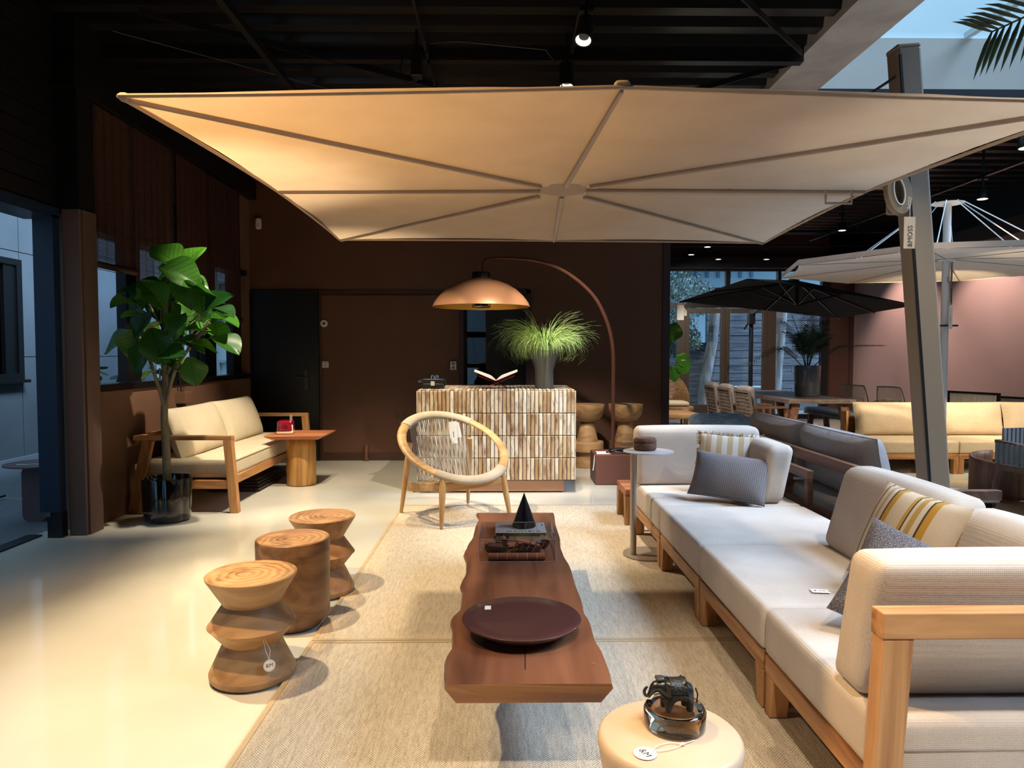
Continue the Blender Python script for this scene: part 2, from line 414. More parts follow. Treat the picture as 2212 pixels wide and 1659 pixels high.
PANE = glass('window_pane', (.93, .97, 1), mix=.9)
LENS = emit('lamp_lens', (1, .93, .8), 5)
CORD = fabric('rope', '#bfae97', '#a8977f', scale=900)
# ------------------------------------------------------------------ room shell
ZC = 3.95
struct('floor', MB().box(-3.62, 7.6, -3.2, 15.35, -.1, 0), FLOORM)
# corrugated roof deck, ribs run along x
prof = []
y = -3.2
while y < 15.3:
    prof += [(y, ZC + .10), (y + .10, ZC + .10), (y + .13, ZC), (y + .25, ZC), (y + .28, ZC + .10)]; y += .30
def deck(x0, x1, ya, yb):
    p = [q for q in prof if ya <= q[0] <= yb]; n = len(p)
    p = [(ya, ZC + .1)] + p + [(yb, ZC + .1)]; n = len(p)
    vs = [(x0, a, b) for a, b in p] + [(x1, a, b) for a, b in p] + [(x0, ya, ZC + .2), (x1, ya, ZC + .2), (x1, yb, ZC + .2), (x0, yb, ZC + .2)]
    fs = [(i, i + 1, n + i + 1, n + i) for i in range(n - 1)] + [(2 * n, 2 * n + 1, 2 * n + 2, 2 * n + 3)]
    return vs, fs
c = MB()
for a in ((-3.62, 2.5, -3.2, 12.1), (2.1, 2.5, 12.1, 15.35), (2.5, 7.6, 7.0, 15.35), (2.5, 7.6, -3.2, -.05), (7.25, 7.6, -.05, 7.0)): c.add(*deck(*a))
ceil_ = struct('ceiling', c, DECK)
for yy in (1.2, 3.5, 5.98, 8.4): struct('beam', MB().box(-3.3, 2.5, yy, yy + .09, ZC - .12, ZC), DECK, ceil_)
for xx, zz, ww in ((-1.89, 3.75, .05), (-.62, 3.83, .022)): struct('beam', MB().box(xx - ww / 2, xx + ww / 2, -1, 9.3, zz, zz + ww * 1.2), BLACKM, ceil_)
for p in (((1.3, 4.6, 3.87), (2.45, 5.9, 3.87)), ((2.45, 6.1, 3.87), (1.2, 7.3, 3.87)), ((-2.6, 5.2, 3.85), (-.6, 6.6, 3.85))):
    struct('brace_rod', MB().beam(p[0], p[1], .012, .05), BLACKM, ceil_)
# skylight
SOFF = M('soffit_grey', '#8c8784', .55, c2='#a39e9a', ns=3, bump=.1, bs=20)
SHAFT = M('shaft_lavender', '#b2b0a8', .7)
struct('trim_1', MB().box(2.5, 2.97, -.05, 7.0, ZC - .06, ZC + .12), SOFF)
struct('trim_2', MB().box(2.97, 7.25, 6.9, 7.0, ZC - .10, ZC + .0), BLACKM)
sh = struct('wall_skylight', MB().box(2.97, 7.25, 6.9, 7.0, ZC, ZC + .48), SHAFT)
struct('curb', MB().box(2.87, 2.97, -.05, 7.0, ZC + .12, ZC + .48), SHAFT, sh)
struct('curb', MB().box(7.25, 7.35, -.05, 7.0, ZC - .1, ZC + .48), SHAFT, sh)
struct('curb', MB().box(2.87, 7.35, -.15, -.05, ZC - .1, ZC + .48), SHAFT, sh)
sky = struct('window_5', MB().box(2.9, 7.3, -.1, 6.97, ZC + .49, ZC + .505), PANE)
for xx in (2.93, 4.5, 5.9, 7.27): struct('glazing_bar', MB().box(xx - .03, xx + .03, -.1, 6.97, ZC + .505, ZC + .56), WHITEM, sky)
# walls
lw = MB().box(-3.55, -3.3, 5.66, 9.35, 0, 1.10).box(-3.55, -3.3, 5.66, 9.35, 2.46, 3.4).box(-3.55, -3.3, 5.66, 5.80, 1.10, 2.46).box(-3.55, -3.3, 9.22, 9.35, 1.10, 2.46)
wl = struct('wall_left', lw, BROWNL)
struct('wall_left_upper', MB().box(-3.55, -3.3, 5.66, 9.35, 3.4, ZC + .1), BLACK)
struct('wall_left_office', MB().box(-3.55, -3.3, 9.35, 14.2, -.1, 4.2), BLACK)
bl = struct('wall_left_front', MB().box(-3.62, -3.40, -3.2, 5.66, 2.5, ZC + .1), BLACK)
for i in range(11):
    struct('board', MB().box(-3.40, -3.375, -3.1, 5.6, 2.52 + i * .13, 2.52 + i * .13 + .122), BLACK if i == 0 else bl.data.materials[0], bl)
struct('trim_3', MB().box(-3.42, -3.205, 5.44, 9.35, 3.40, 3.62), BLACK)       # black beam over the blinds
struct('trim_4', MB().box(-3.42, -3.215, 5.47, 5.69, 2.505, ZC), BLACK)
struct('column_left', MB().box(-3.345, -3.2, 5.5, 5.68, 0, 2.5).box(-3.345, -3.215, 5.47, 5.5, 0, 2.5), PILLAR, bev=.004)
dj = struct('door_1', MB().box(-3.51, -3.36, 5.38, 5.46, .2, 2.44).box(-3.62, -3.36, -3.2, 5.46, 2.42, 2.5), BLUEREFL)
struct('jamb_foot', MB().box(-3.47, -3.36, 5.40, 5.47, 0, .2), BLACKM, dj)
struct('lock_plate', MB().box(-3.475, -3.44, 5.392, 5.4, .165, .2), STEEL, dj)
struct('track', MB().box(-3.66, -3.55, -3.2, 5.46, 0, .012), BLACKM, dj)
struct('wall_behind', MB().box(-3.62, 7.6, -3.3, -3.2, 0, ZC + .1), BROWNW)
# side wall on the right, mauve
MAUVE = M('mauve_wall', '#967d7c', .75, c2='#917977', ns=1.5, bump=.06, bs=200)
struct('wall_right', MB().box(7.56, 7.68, -3.2, 15.35, 0, 3.18), MAUVE)
struct('trim_5', MB().box(7.50, 7.68, -3.2, 15.35, 3.18, 3.42), M('brown_fascia', '#3a2a26', .6))
struct('trim_6', MB().box(7.55, 7.68, -3.2, 15.35, 3.42, ZC + .1), BLACK)
# back wall with black door, panel and doorway
wb = MB().box(-3.3, -.53, 9.35, 9.5, 0, ZC + .1).box(-.53, .31, 9.35, 9.5, 2.21, ZC + .1).box(.31, 2.10, 9.35, 9.5, 0, ZC + .1)
struct('wall_back', wb, BROWNW)
struct('trim_7', MB().box(2.10, 2.19, 9.33, 9.5, 0, ZC).box(2.095, 2.105, 9.325, 9.34, 0, ZC), AUB)
struct('wall_partition', MB().box(2.10, 2.19, 9.5, 15.35, 0, ZC + .1), AUB)
d2 = struct('door_2', MB().box(-3.28, -2.45, 9.325, 9.35, .01, 2.19), DOORB)
struct('door_frame', MB().box(-2.45, -2.41, 9.31, 9.35, 0, 2.23).box(-3.3, -3.275, 9.31, 9.35, 0, 2.23).box(-3.275, -2.45, 9.31, 9.35, 2.19, 2.23), BLACK, d2)
HND = M('bronze_handle', '#4a4034', .4, metal=.6)
struct('handle_plate', MB().box(-2.60, -2.55, 9.305, 9.325, .93, 1.20), HND, d2, bev=.002)
struct('door_handle', MB().box(-2.71, -2.555, 9.27, 9.285, 1.09, 1.11).box(-2.585, -2.565, 9.27, 9.31, 1.09, 1.11), HND, d2, bev=.003)
for zz in (.35, 1.72, 1.95): struct('hinge', MB().cyl((-3.272, 9.30, zz), (-3.272, 9.30, zz + .1), .008, n=8), BLACKM, d2)
PTR = M('panel_trim', '#3d2418', .45)
p7 = struct('trim_8', MB().box(-2.40, -.55, 9.335, 9.352, 2.19, 2.235), PTR)
struct('strip', MB().box(-2.36, -.59, 9.33, 9.35, 2.165, 2.172), PTR, p7)
struct('strip', MB().box(-2.40, -2.375, 9.335, 9.352, 0, 2.19), PTR, p7)
struct('baseboard_back', MB().box(-2.38, -.58, 9.33, 9.352, 0, .10), PTR)
d3 = struct('door_3', MB().box(-.58, -.52, 9.32, 9.52, 0, 2.24).box(.30, .36, 9.32, 9.52, 0, 2.24).box(-.58, .36, 9.32, 9.52, 2.19, 2.24), AUB)
struct('door_leaf', MB().box(-.235, .30, 9.55, 9.60, 0.01, 2.19), DOORB, d3)
struct('door_handle', MB().box(-.21, -.10, 9.51, 9.525, 1.06, 1.08).box(-.215, -.19, 9.52, 9.55, .95, 1.15), BLACKM, d3)
struct('inner_post', MB().box(-.52, -.485, 9.45, 9.62, 0, 2.19), BLACK, d3)
# room behind the doorway
struct('wall_office', MB().box(-1.6, -.85, 12.0, 12.1, 0, 3).box(.3, 1.4, 12.0, 12.1, 0, 3).box(-.85, .3, 12.0, 12.1, 0, .85).box(-.85, .3, 12.0, 12.1, 2.6, 3)
       .box(-1.7, -1.6, 9.5, 12.1, 0, 3).box(1.4, 1.5, 9.5, 12.1, 0, 3).box(-1.7, 1.5, 9.5, 12.1, 3, 3.1), BLACK)
w6 = struct('window_6', MB().box(-.85, .3, 12.02, 12.03, .85, 2.6), PANE)
struct('window_frame', MB().box(-.85, .3, 11.98, 12.04, 1.17, 1.24).box(-.85, .3, 11.98, 12.04, 1.68, 1.77).box(-.85, -.8, 11.98, 12.04, .85, 2.6), M('grey_frame', '#4a4a4c', .5), w6)
bd = MB()
for k in range(90):
    bd.box(-.80, .28, 12.06, 12.064, 1.25 + k * .0145, 1.25 + k * .0145 + .009)
stuff(struct('blind', bd, M('office_blind', '#a7b4c4', .8), w6))
# ------------------------------------------------------------------ left window
w1 = struct('window_1', MB().box(-3.44, -3.43, 5.8, 9.22, 1.1, 2.46), PANE)
FR = BLACKM
f = MB().box(-3.47, -3.28, 5.78, 9.24, 1.09, 1.15).box(-3.47, -3.30, 5.78, 9.24, 2.40, 2.47)
struct('window_frame', f, FR, w1)
for y0, y1 in ((5.78, 5.80), (6.44, 6.69), (7.32, 7.57), (7.90, 7.95), (8.12, 8.42), (8.95, 9.23)):
    struct('mullion', MB().box(-3.47, -3.38, y0, y1, 1.15, 2.42), FR, w1)
struct('transom', MB().box(-3.46, -3.40, 8.4, 8.96, 1.96, 2.01), FR, w1)
# bamboo blinds
BAMB = M('bamboo_slat', '#4a2a1e', .7, c2='#33190f', ns=40, stretch=(1, .15, 8))
BAMB.use_nodes = True
def blind(y0, y1, zb, label):
    t = thing('bamboo_blind', label, 'blind', (-3.245, (y0 + y1) / 2, zb), group='brown bamboo blinds on the left windows')
    m = MB(); z = zb + .05; k = 0; rnd = random.Random(int(y0 * 10))
    while z < 3.38:
        dz = .0085 + rnd.random() * .0035; o = rnd.uniform(-.0015, .0015)
        m.box(-3.2465 + o, -3.2435 + o, y0, y1, z, z + dz - .0023); z += dz
    stuff(obj('slats', m, BAMB, t, W=True))
    obj('bottom_roll', MB().tube([(-3.245, y0 - .01, zb + .02), (-3.245, y1 + .01, zb + .02)], .028, 10), BAMB, t, W=True, smooth=True)
    n = max(3, int((y1 - y0) / .11))
    for i in range(n):
        yy = y0 + (i + .5) * (y1 - y0) / n
        obj('stitch_cord', MB().box(-3.242, -3.2405, yy - .002, yy + .002, zb + .03, 3.38), BLACK, t, W=True)
    obj('edge_band', MB().box(-3.2485, -3.240, y1 - .03, y1, zb + .03, 3.38), M('band', '#24110c', .9), t, W=True)
blind(5.70, 6.33, 2.10, 'brown bamboo blind nearest the column, rolled up highest')
blind(6.35, 7.08, 1.83, 'second brown bamboo blind from the column, behind the fiddle leaf plant')
blind(7.17, 7.93, 1.83, 'third brown bamboo blind from the column, right of the cord gap')
blind(7.96, 8.85, 1.80, 'brown bamboo blind farthest from the column, beside the black door')
o = tag(obj('wall_box', MB().box(-3.3, -3.2, 7.18, 7.32, .90, 1.02), M('box_brown', '#6d4c38', .6), bev=.004), 'small brown cable box on the wall under the window', 'junction box')
t = tag(obj('blind_cord', MB().tube([(-3.27, 7.19, 2.9), (-3.262, 7.19, 1.2), (-3.25, 7.2, 1.02)], .008, 6).tube([(-3.265, 7.24, 1.15), (-3.24, 7.26, 1.08), (-3.25, 7.24, 1.02)], .004, 6), BLACK), 'dark cord hanging down from the blinds to the wall box', 'cord')
# ------------------------------------------------------------------ far glazed wall
YG = 15.3
GF = M('bronze_frame', '#4a3f36', .45, metal=.3)
fw = struct('wall_far', MB().box(7.0, 7.6, YG - .05, YG + .1, 0, ZC).box(2.1, 7.6, YG - .05, YG + .1, 3.27, ZC + .1), M('far_wall_brown', '#3f2620', .6))
struct('panel', MB().box(7.03, 7.44, YG - .09, YG - .05, .05, 3.2), M('far_panel', '#452822', .5), fw, bev=.01)
g = struct('window_2', MB().box(2.2, 7.0, YG, YG + .01, 2.5, 3.2).box(2.2, 3.8, YG, YG + .01, .1, 2.4).box(5.86, 6.95, YG, YG + .01, .1, 2.4), PANE)
for a in ((2.2, 7.0, 2.40, 2.50), (2.2, 7.0, 3.18, 3.30), (2.2, 7.0, 0, .10)):
    struct('rail', MB().box(a[0], a[1], YG - .05, YG + .06, a[2], a[3]), BLACKM, g)
for a in ((3.74, 3.93, 0, 2.5, GF), (4.78, 4.87, 2.5, 3.2, BLACKM), (5.68, 5.87, 0, 2.5, GF), (6.86, 7.0, 0, 3.2, BLACKM), (5.90, 5.97, 2.5, 3.2, BLACKM)):
    struct('mullion', MB().box(a[0], a[1], YG - .06, YG + .07, a[2], a[3]), a[4], g)
def gdoor(n, x0, x1, hx=None):
    gx0, gx1 = x0 + .08, x1 - .10
    d = struct(n, MB().box(x0, gx0, YG - .07, YG, .03, 2.38).box(gx1, x1, YG - .07, YG, .03, 2.38).box(gx0, gx1, YG - .07, YG, 2.28, 2.38).box(gx0, gx1, YG - .07, YG, .03, .31), GF, bev=.006)
    struct('pane', MB().box(gx0, gx1, YG - .03, YG - .02, .31, 2.28), PANE, d)
    if hx:
        struct('handle_plate', MB().box(hx - .02, hx + .02, YG - .085, YG - .07, .95, 1.21), STEEL, d)
        struct('door_handle', MB().box(hx - .01, hx + .14, YG - .14, YG - .12, 1.10, 1.12).box(hx - .01, hx + .01, YG - .14, YG - .08, 1.10, 1.12), M('brass', '#c9b98a', .3, metal=1), d)
    return d
gdoor('door_4', 3.92, 4.78)
gdoor('door_5', 4.79, 5.68, 4.84)
# ------------------------------------------------------------------ outside, beyond the glass
GROUND = M('garden_ground', '#5b5a58', .9, c2='#7d7b78', ns=5)
struct('ground_garden', MB().box(-12, 26, 15.36, 40, -.12, -.04), GROUND)
PLK = M('charred_plank', '#5a5c63', .75, c2='#84868c', ns=3, stretch=(.6, 6, 10), rand=1, bump=.6, bs=10, bstretch=(.5, 4, 6), bdist=.01)
pw = struct('wall_garden', MB().box(2.0, 9.0, 18.35, 18.45, -.05, 1.7).box(5.2, 9.0, 18.15, 18.25, -.05, 3.1), BLACK)
for i in range(9):
    z = i * .193; struct('plank', MB().box(2.0, 5.25, 18.30 + .01 * (i % 2), 18.35, z - .04, z + .145), PLK, pw)
for i in range(16):
    z = i * .193; q = (i % 3) * .9
    for a, b in ((5.2, 6.3 + q * .6), (6.31 + q * .6, 9.0)):
        struct('plank', MB().beam((a, 18.10 + .008 * (i % 2), z + .05), (b, 18.10 + .008 * (i % 2), z + .05 - .01), .05, .182), PLK, pw)
BARK = M('pale_bark', '#9a9a98', .9, c2='#6b6a68', ns=14, stretch=(1, 1, .15), bump=.8, bs=20, bstretch=(1, 1, .2), bdist=.02)
def trunk(name, label, p, r, group=None):
    return tag(obj(name, MB().tube(p, r, 12), BARK, smooth=True), label, 'post', group)
trunk('tree_trunk', 'tall pale weathered tree trunk outside the left glass door', [(4.95, 17.5, -.05), (5.0, 17.5, .8), (5.16, 17.5, 1.7), (5.26, 17.5, 2.9)], [.17, .14, .13, .12])
trunk('tree_trunk', 'brown grey tree trunk outside the fixed pane right of the doors', [(6.42, 16.8, -.05), (6.50, 16.8, 1.2), (6.62, 16.8, 2.9)], [.16, .14, .14])
trunk('wooden_post', 'thin pale post outside by the left edge of the glass door', [(4.42, 17.3, -.05), (4.36, 17.3, .9), (4.38, 17.3, 1.35)], [.09, .08, .07])
trunk('wooden_post', 'pale post seen through the narrow side pane', [(3.88, 17.4, -.05), (3.9, 17.4, .9), (3.9, 17.4, 1.4)], [.1, .09, .09])
LEAFG = M('olive_leaf', '#7f8b82', .7, c2='#5d6f62', ns=30, rand=1)
def leafcloud(centres, n, size, seed):
    rnd = random.Random(seed); m = MB()
    for i in range(n):
        cx_, cy_, cz_, rr = rnd.choice(centres)
        d = Vector((rnd.gauss(0, 1), rnd.gauss(0, 1), rnd.gauss(0, 1))).normalized() * rr * rnd.random() ** .4
        p = Vector((cx_, cy_, cz_)) + d
        R = Euler((rnd.uniform(0, 6), rnd.uniform(0, 6), rnd.uniform(0, 6))).to_matrix(); s = size * rnd.uniform(.6, 1.3)
        q = [R @ Vector(v) * s + p for v in ((-1, 0, 0), (0, -.4, .05), (1, 0, 0), (0, .4, .05))]
        m.add(q, [(0, 1, 2, 3)])
    return m
t = thing('olive_tree', 'grey green leafy tree outside behind the glass wall', 'tree', (4.0, 17.9, -.05))
stuff(obj('foliage', leafcloud([(3.7, 17.4, 2.6, .7), (4.3, 17.4, 2.9, .65), (4.0, 17.4, 3.2, .6), (4.8, 17.4, 2.75, .45), (4.3, 17.4, 2.1, .5), (3.6, 17.4, 1.9, .5), (4.6, 17.4, 1.75, .28), (4.2, 17.4, 1.6, .3)], 5200, .05, 3), LEAFG, t, W=True))
obj('trunk', MB().tube([(4.1, 17.6, -.05), (4.05, 17.5, 1.2), (4.2, 17.4, 2.4)], [.06, .05, .03], 8), BARK, t, W=True, smooth=True)
t = thing('firewood_log', 'small stacked cut logs on the ground outside the glass door', 'log', (5.45, 17.6, -.04))
for i, (a, b) in enumerate(((-.2, .06), (0, .06), (.2, .06), (-.1, .2), (.1, .2), (0, .34))): obj('log', MB().cyl((a, -.15, b), (a + .03, .15, b + .02), .075, n=9), BARK, t, smooth=True)
WT = M('garden_white', '#aab4b8', .6)
t = thing('garden_table', 'white garden table outside behind the black parasol pole', 'table', (5.5, 16.2, -.04))
obj('tabletop', MB().box(-.55, .5, -.3, .3, .66, .70), WT, t, bev=.005)
for a in (-.5, .45):
    for b in (-.25, .25): obj('leg', MB().box(a - .015, a + .015, b - .015, b + .015, 0, .66), WT, t)
# pale buildings beyond
FAC = M('facade_blue_grey', '#9fb6c2', .7); FAC2 = M('facade_trim', '#5f7c90', .7)
t = thing('apartment_building', 'pale blue building with slanted stair railing beyond the garden', 'building', (9, 27, -.1))
obj('wall', MB().box(1, 24, 27, 30, -.1, 7.2), FAC, t, W=True)
obj('stair_slab', MB().hexa([(5.6, 26.0, 4.2), (15, 26.0, 7.0), (15, 26.9, 7.0), (5.6, 26.9, 4.2), (5.6, 26.0, 4.5), (15, 26.0, 7.3), (15, 26.9, 7.3), (5.6, 26.9, 4.5)]), FAC2, t, W=True)
for i in range(9): obj('facade_strip', MB().box(6.0 + i * .42, 6.1 + i * .42, 26.9, 27, 4.3, 6.8), FAC2, t, W=True)
wf = obj('window', MB().box(9.2, 10.9, 26.85, 27, 5.1, 6.0), FAC2, t, W=True); obj('pane', MB().box(9.3, 10.8, 26.83, 26.85, 5.2, 5.9), WT, wf, W=True)
for p in (((5.6, 25.9, 4.0), (7.2, 25.9, 6.4)), ((5.6, 25.9, 5.9), (8.4, 25.9, 4.4)), ((5.6, 25.9, 5.0), (9, 25.9, 5.6))): obj('cable', MB().tube(p, .012, 5), BLACKM, t, W=True)
# ------------------------------------------------------------------ outside on the left
EXT = M('grey_panel', '#666e73', .8, c2='#596166', ns=1.2, detail=6, lo=.3, hi=.7)
struct('ground_passage', MB().box(-8, -3.62, -4, 30, -.12, -.015), M('passage_carpet', '#6c7076', .95, c2='#60646a', ns=30))
ew = struct('wall_passage', MB().box(-6.5, -6.36, -4, 13.0, -.1, 5.2), BLACK)
for y0, y1, z0, z1 in ((-4, 7.0, -.05, 5.2), (9.38, 13, -.05, 1.36), (9.38, 13, 1.37, 2.72), (9.38, 13, 2.73, 5.2), (7.01, 9.37, -.05, 1.36), (7.01, 9.37, 2.73, 5.2)):
    if y0 == 7.01: continue
    struct('panel', MB().box(-6.36, -6.3, y0, y1, z0, z1), EXT, ew)
struct('panel', MB().box(-6.36, -6.3, 7.01, 9.37, -.05, 1.07), EXT, ew); struct('panel', MB().box(-6.36, -6.3, 7.01, 9.37, 2.62, 2.72), EXT, ew); struct('panel', MB().box(-6.36, -6.3, 7.01, 9.37, 2.73, 5.2), EXT, ew)
w3 = struct('window_3', MB().box(-6.36, -6.26, 7.01, 9.37, 1.07, 1.15).box(-6.36, -6.26, 7.01, 9.37, 2.54, 2.62).box(-6.36, -6.26, 9.27, 9.37, 1.15, 2.54).box(-6.36, -6.26, 7.01, 7.1, 1.15, 2.54).box(-6.34, -6.28, 9.05, 9.27, 1.15, 2.54), BLACKM)
struct('pane', MB().box(-6.34, -6.33, 7.1, 9.05, 1.15, 2.54), glass('dark_pane', (.3, .34, .38), mix=1), w3)
struct('sill', MB().box(-6.34, -6.2, 7.0, 9.4, 1.03, 1.07), BLACKM, w3)
struct('baseboard_passage', MB().box(-6.3, -6.27, -4, 13, -.015, .06), M('kerb', '#8a9096', .7), None)
PALE = M('pale_end_wall', '#b8c4c4', .8)
e = struct('wall_end', MB().box(-8, -3.0, 16.5, 16.7, -.1, 4.5), PALE)
for xx in (-6.6, -6.05, -5.5): struct('frame_post', MB().box(xx, xx + .07, 16.42, 16.5, 0, 3.4), M('pale_timber', '#8f9a9c', .8), e)
for zz in (1.2, 2.2, 3.0): struct('frame_rail', MB().box(-6.6, -5.4, 16.43, 16.5, zz, zz + .06), M('pale_timber', '#8f9a9c', .8), e)
struct('lean_pole', MB().beam((-6.35, 16.1, 0), (-6.0, 16.4, 2.2), .08, .05), BLACKM, e)
struct('wall_office_outside', MB().box(-3.3, 3, 14.2, 14.4, -.1, 5.0), EXT)
PLUM = M('plum_metal', '#5d4a4e', .5)
t = thing('side_table', 'round plum metal side table outside the open left door', 'table', (-3.98, 6.12, -.015))
obj('tabletop', MB().cyl((0, 0, .47), (0, 0, .482), .27, n=40), PLUM, t, smooth=True)
def slab(w, h, tk):
    r = .06; pts = []
    for sx, sz, a0 in ((1, 0, -90), (1, 1, 0), (-1, 1, 90), (-1, 0, 180)):
        for k in range(6):
            a = radians(a0 + k * 18); pts.append((sx * (w / 2 - r) + r * cos(a), (r if sz == 0 else h - r) + r * sin(a)))
    m = MB().prism(pts, -tk / 2, tk / 2); return m.xf(lambda p: Vector((p.x, p.z, p.y)))
obj('leg', slab(.20, .47, .012).xf(lambda p: Vector((p.x + .02, p.y - .12, p.z))), PLUM, t)
obj('leg', slab(.20, .47, .012).xf(lambda p: Vector((p.x - .01, p.y + .02, p.z))), PLUM, t)
obj('leg', MB().box(.19, .202, -.06, .14, 0, .47), PLUM, t)
tag(obj('white_string', MB().tube([(-4.1, 6.0, .470), (-4.0, 5.97, .474), (-3.93, 6.01, .472), (-3.85, 5.98, .474)], .004, 5), PAPER), 'white string lying on the plum side table outside', 'string')
t = thing('garden_tool', 'thin dark metal tool lying on the grey carpet outside', 'tool', (-5.0, 6.8, -.01))
obj('handle', MB().tube([(-.3, 0, .02), (.12, .05, .02)], .012, 6), BLACKM, t); obj('head', MB().tube([(.1, -.06, .02), (.14, .14, .03)], .01, 6), BLACKM, t)
# jade plants outside the window
JADE = M('jade_leaf', '#3f5a44', .5)
def jade(loc, label, s=1):
    t = thing('jade_plant', label, 'plant', loc, group=None)
    rnd = random.Random(int(loc[1] * 100)); obj('pot', MB().lathe([(.13, 0), (.17, .3), (.15, .3), (.14, .27)], 16), PLUM, t, smooth=True)
    m = MB()
    for i in range(70):
        a = rnd.uniform(0, 6.3); r = rnd.uniform(0, .2) * s; z = .36 + rnd.uniform(0, .95) * s
        R = Euler((rnd.uniform(-1, 1), rnd.uniform(-1, 1), rnd.uniform(0, 6))).to_matrix()
        pts = [R @ Vector((.04 * cos(k), .055 * sin(k), .004 * (1 if k % 2 else -1))) + Vector((r * cos(a), r * sin(a), z)) for k in (0, 1.05, 2.1, 3.14, 4.2, 5.2)]
        m.add(pts, [tuple(range(6))])
    stuff(obj('foliage', m, JADE, t)); obj('stem', MB().tube([(0, 0, .27), (.02, 0, .8), (0, .03, 1.2)], .015, 6), BARK, t)
    return t
jade((-4.15, 7.05, -.015), 'jade plant outside the left window beside the first mullion')
jade((-4.0, 7.5, -.015), 'jade plant outside the left window behind the trunk of the indoor tree')
jade((-5.4, 11.2, -.015), 'taller jade plant far outside seen above the window sill', 1.2)
# ------------------------------------------------------------------ ceiling spotlights on tracks
def fixture(loc, aim, label, L=.17, r=.048, group='black spotlights on the ceiling tracks'):
    loc = Vector(loc); d = (Vector(aim) - loc).normalized()
    t = thing('spotlight', label, 'spotlight', loc, group=group)
    q = d.to_track_quat('-Z', 'Y').to_matrix()
    h = obj('housing', MB().lathe([(r * .8, L), (r, L - .015), (r, 0), (r * .9, 0), (r * .84, .012), (r * .6, .035)], 24).xf(lambda p: q @ p), BLACKM, t, smooth=True)
    obj('reflector', MB().lathe([(r * .90, .001), (r * .55, .04)], 24, cap=False).xf(lambda p: q @ p), emit('reflector_glow', (1, .95, .85), 1.1), t, smooth=True)
    obj('bulb', MB().lathe([(r * .02, .036), (r * .56, .036), (r * .56, .039)], 24).xf(lambda p: q @ p), LENS, t)
    top = q @ Vector((0, 0, L * .75)); obj('stem', MB().box(top.x - .01, top.x + .01, top.y - .01, top.y + .01, top.z + .02, ZC + .02 - loc.z), BLACKM, t)
    obj('adapter', MB().box(-.05 + top.x, .05 + top.x, top.y - .02, top.y + .02, .22, .25), BLACKM, t)
    return t
fixture((.55, 4.96, 3.55), (.2, 4.2, 1.6), 'black track spotlight above the canopy ridge, lens turned to the viewer', L=.19, r=.06)
fixture((.51, 5.80, 3.55), (.45, 5.5, 1.5), 'black track spotlight hanging just behind the canopy ridge', L=.2, r=.058)
struct('track_rail', MB().box(.53, .565, -1, 9.2, 3.80, 3.835), BLACKM, ceil_)
for i, (L_, lb) in enumerate((((5.39, 8.0, 3.14), 'small round spotlight glowing above the white parasol hub'), ((3.43, 13.0, 3.21), 'far spotlight, lower of the two beside the canopy corner'), ((3.44, 12.0, 3.2), 'far spotlight, upper of the two beside the canopy corner'),
                      ((4.23, 14.0, 3.26), 'thin far spotlight above the glass door'), ((5.18, 14.0, 3.26), 'far spotlight left of the white parasol edge'), ((4.40, 6.0, 3.13), 'blue lit spotlight at the right edge of the picture'), ((5.0, 10.5, 3.22), 'dim spotlight seen between the cables of the white parasol'))):
    fixture(L_, (L_[0] - .1, L_[1] - .15, 0), lb, L=.12, r=.06, group='far ceiling spotlights')
struct('track_rail', MB().box(2.2, 7.5, 11.9, 11.93, 3.43, 3.46), BLACKM, ceil_); struct('track_rail', MB().box(2.2, 7.5, 13.9, 13.93, 3.5, 3.53), BLACKM, ceil_)
struct('track_rail', MB().box(5.36, 5.4, 7.1, 12.5, 3.38, 3.41), BLACKM, ceil_)
struct('fascia', MB().box(2.19, 7.5, 15.0, 15.2, 3.22, 3.45), BLACK, ceil_)
t = thing('wiring_box', 'black junction box with looping cables hanging under the ceiling', 'junction box', (-.66, 5.55, 3.58))
obj('housing', MB().box(-.04, .04, -.05, .05, -.06, .12), BLACKM, t, bev=.005); obj('bracket', MB().box(-.01, .01, -.01, .01, .12, .3), BLACKM, t)
obj('cable', MB().tube([(-.02, 0, .2), (-.1, 0, .12), (-.13, 0, 0), (-.08, 0, -.1), (0, 0, -.08)], .006, 6), BLACKM, t, smooth=True)
obj('cable', MB().tube([(.03, 0, .05), (.1, 0, .2), (.3, .1, .26), (1.0, .2, .24), (1.12, .25, .1), (1.14, .25, -.1)], .006, 6), BLACKM, t, smooth=True)
tag(obj('ceiling_wire', MB().tube([(-3.0, 5.6, 3.88), (-1.0, 6.8, 3.72)], .004, 5), BLACKM), 'thin wire stretched slanting across the dark ceiling on the left', 'wire')
# small wall fittings
WP = M('white_plastic', '#cfc9c0', .4)
t = thing('motion_sensor', 'white motion detector high on the brown back wall', 'sensor', (-3.17, 9.35, 3.02))
obj('housing', MB().soft(.07, .06, .14, r=.02, puff=.004).xf(lambda p: Vector((p.x, p.y - .03, p.z + .07))), WP, t, smooth=True); obj('lens', MB().soft(.05, .02, .05, r=.01, puff=.002).xf(lambda p: Vector((p.x, p.y - .06, p.z + .04))), M('sensor_lens', '#b8b2a6', .3), t, smooth=True)
t = thing('thermostat', 'round white thermostat on the brown wall panel', 'thermostat', (-2.34, 9.35, 1.80))
obj('dial', MB().cyl((0, -.03, 0), (0, 0, 0), .048, n=28), WP, t, bev=.004); obj('display', MB().cyl((0, -.032, 0), (0, -.03, 0), .024, n=20), M('display_grey', '#6f716c', .3), t); obj('screen', MB().box(-.013, .013, -.034, -.032, -.008, .008), INK, t)
t = thing('key_switch', 'square white fire switch with red button on the wall panel', 'switch', (-2.33, 9.35, 1.265))
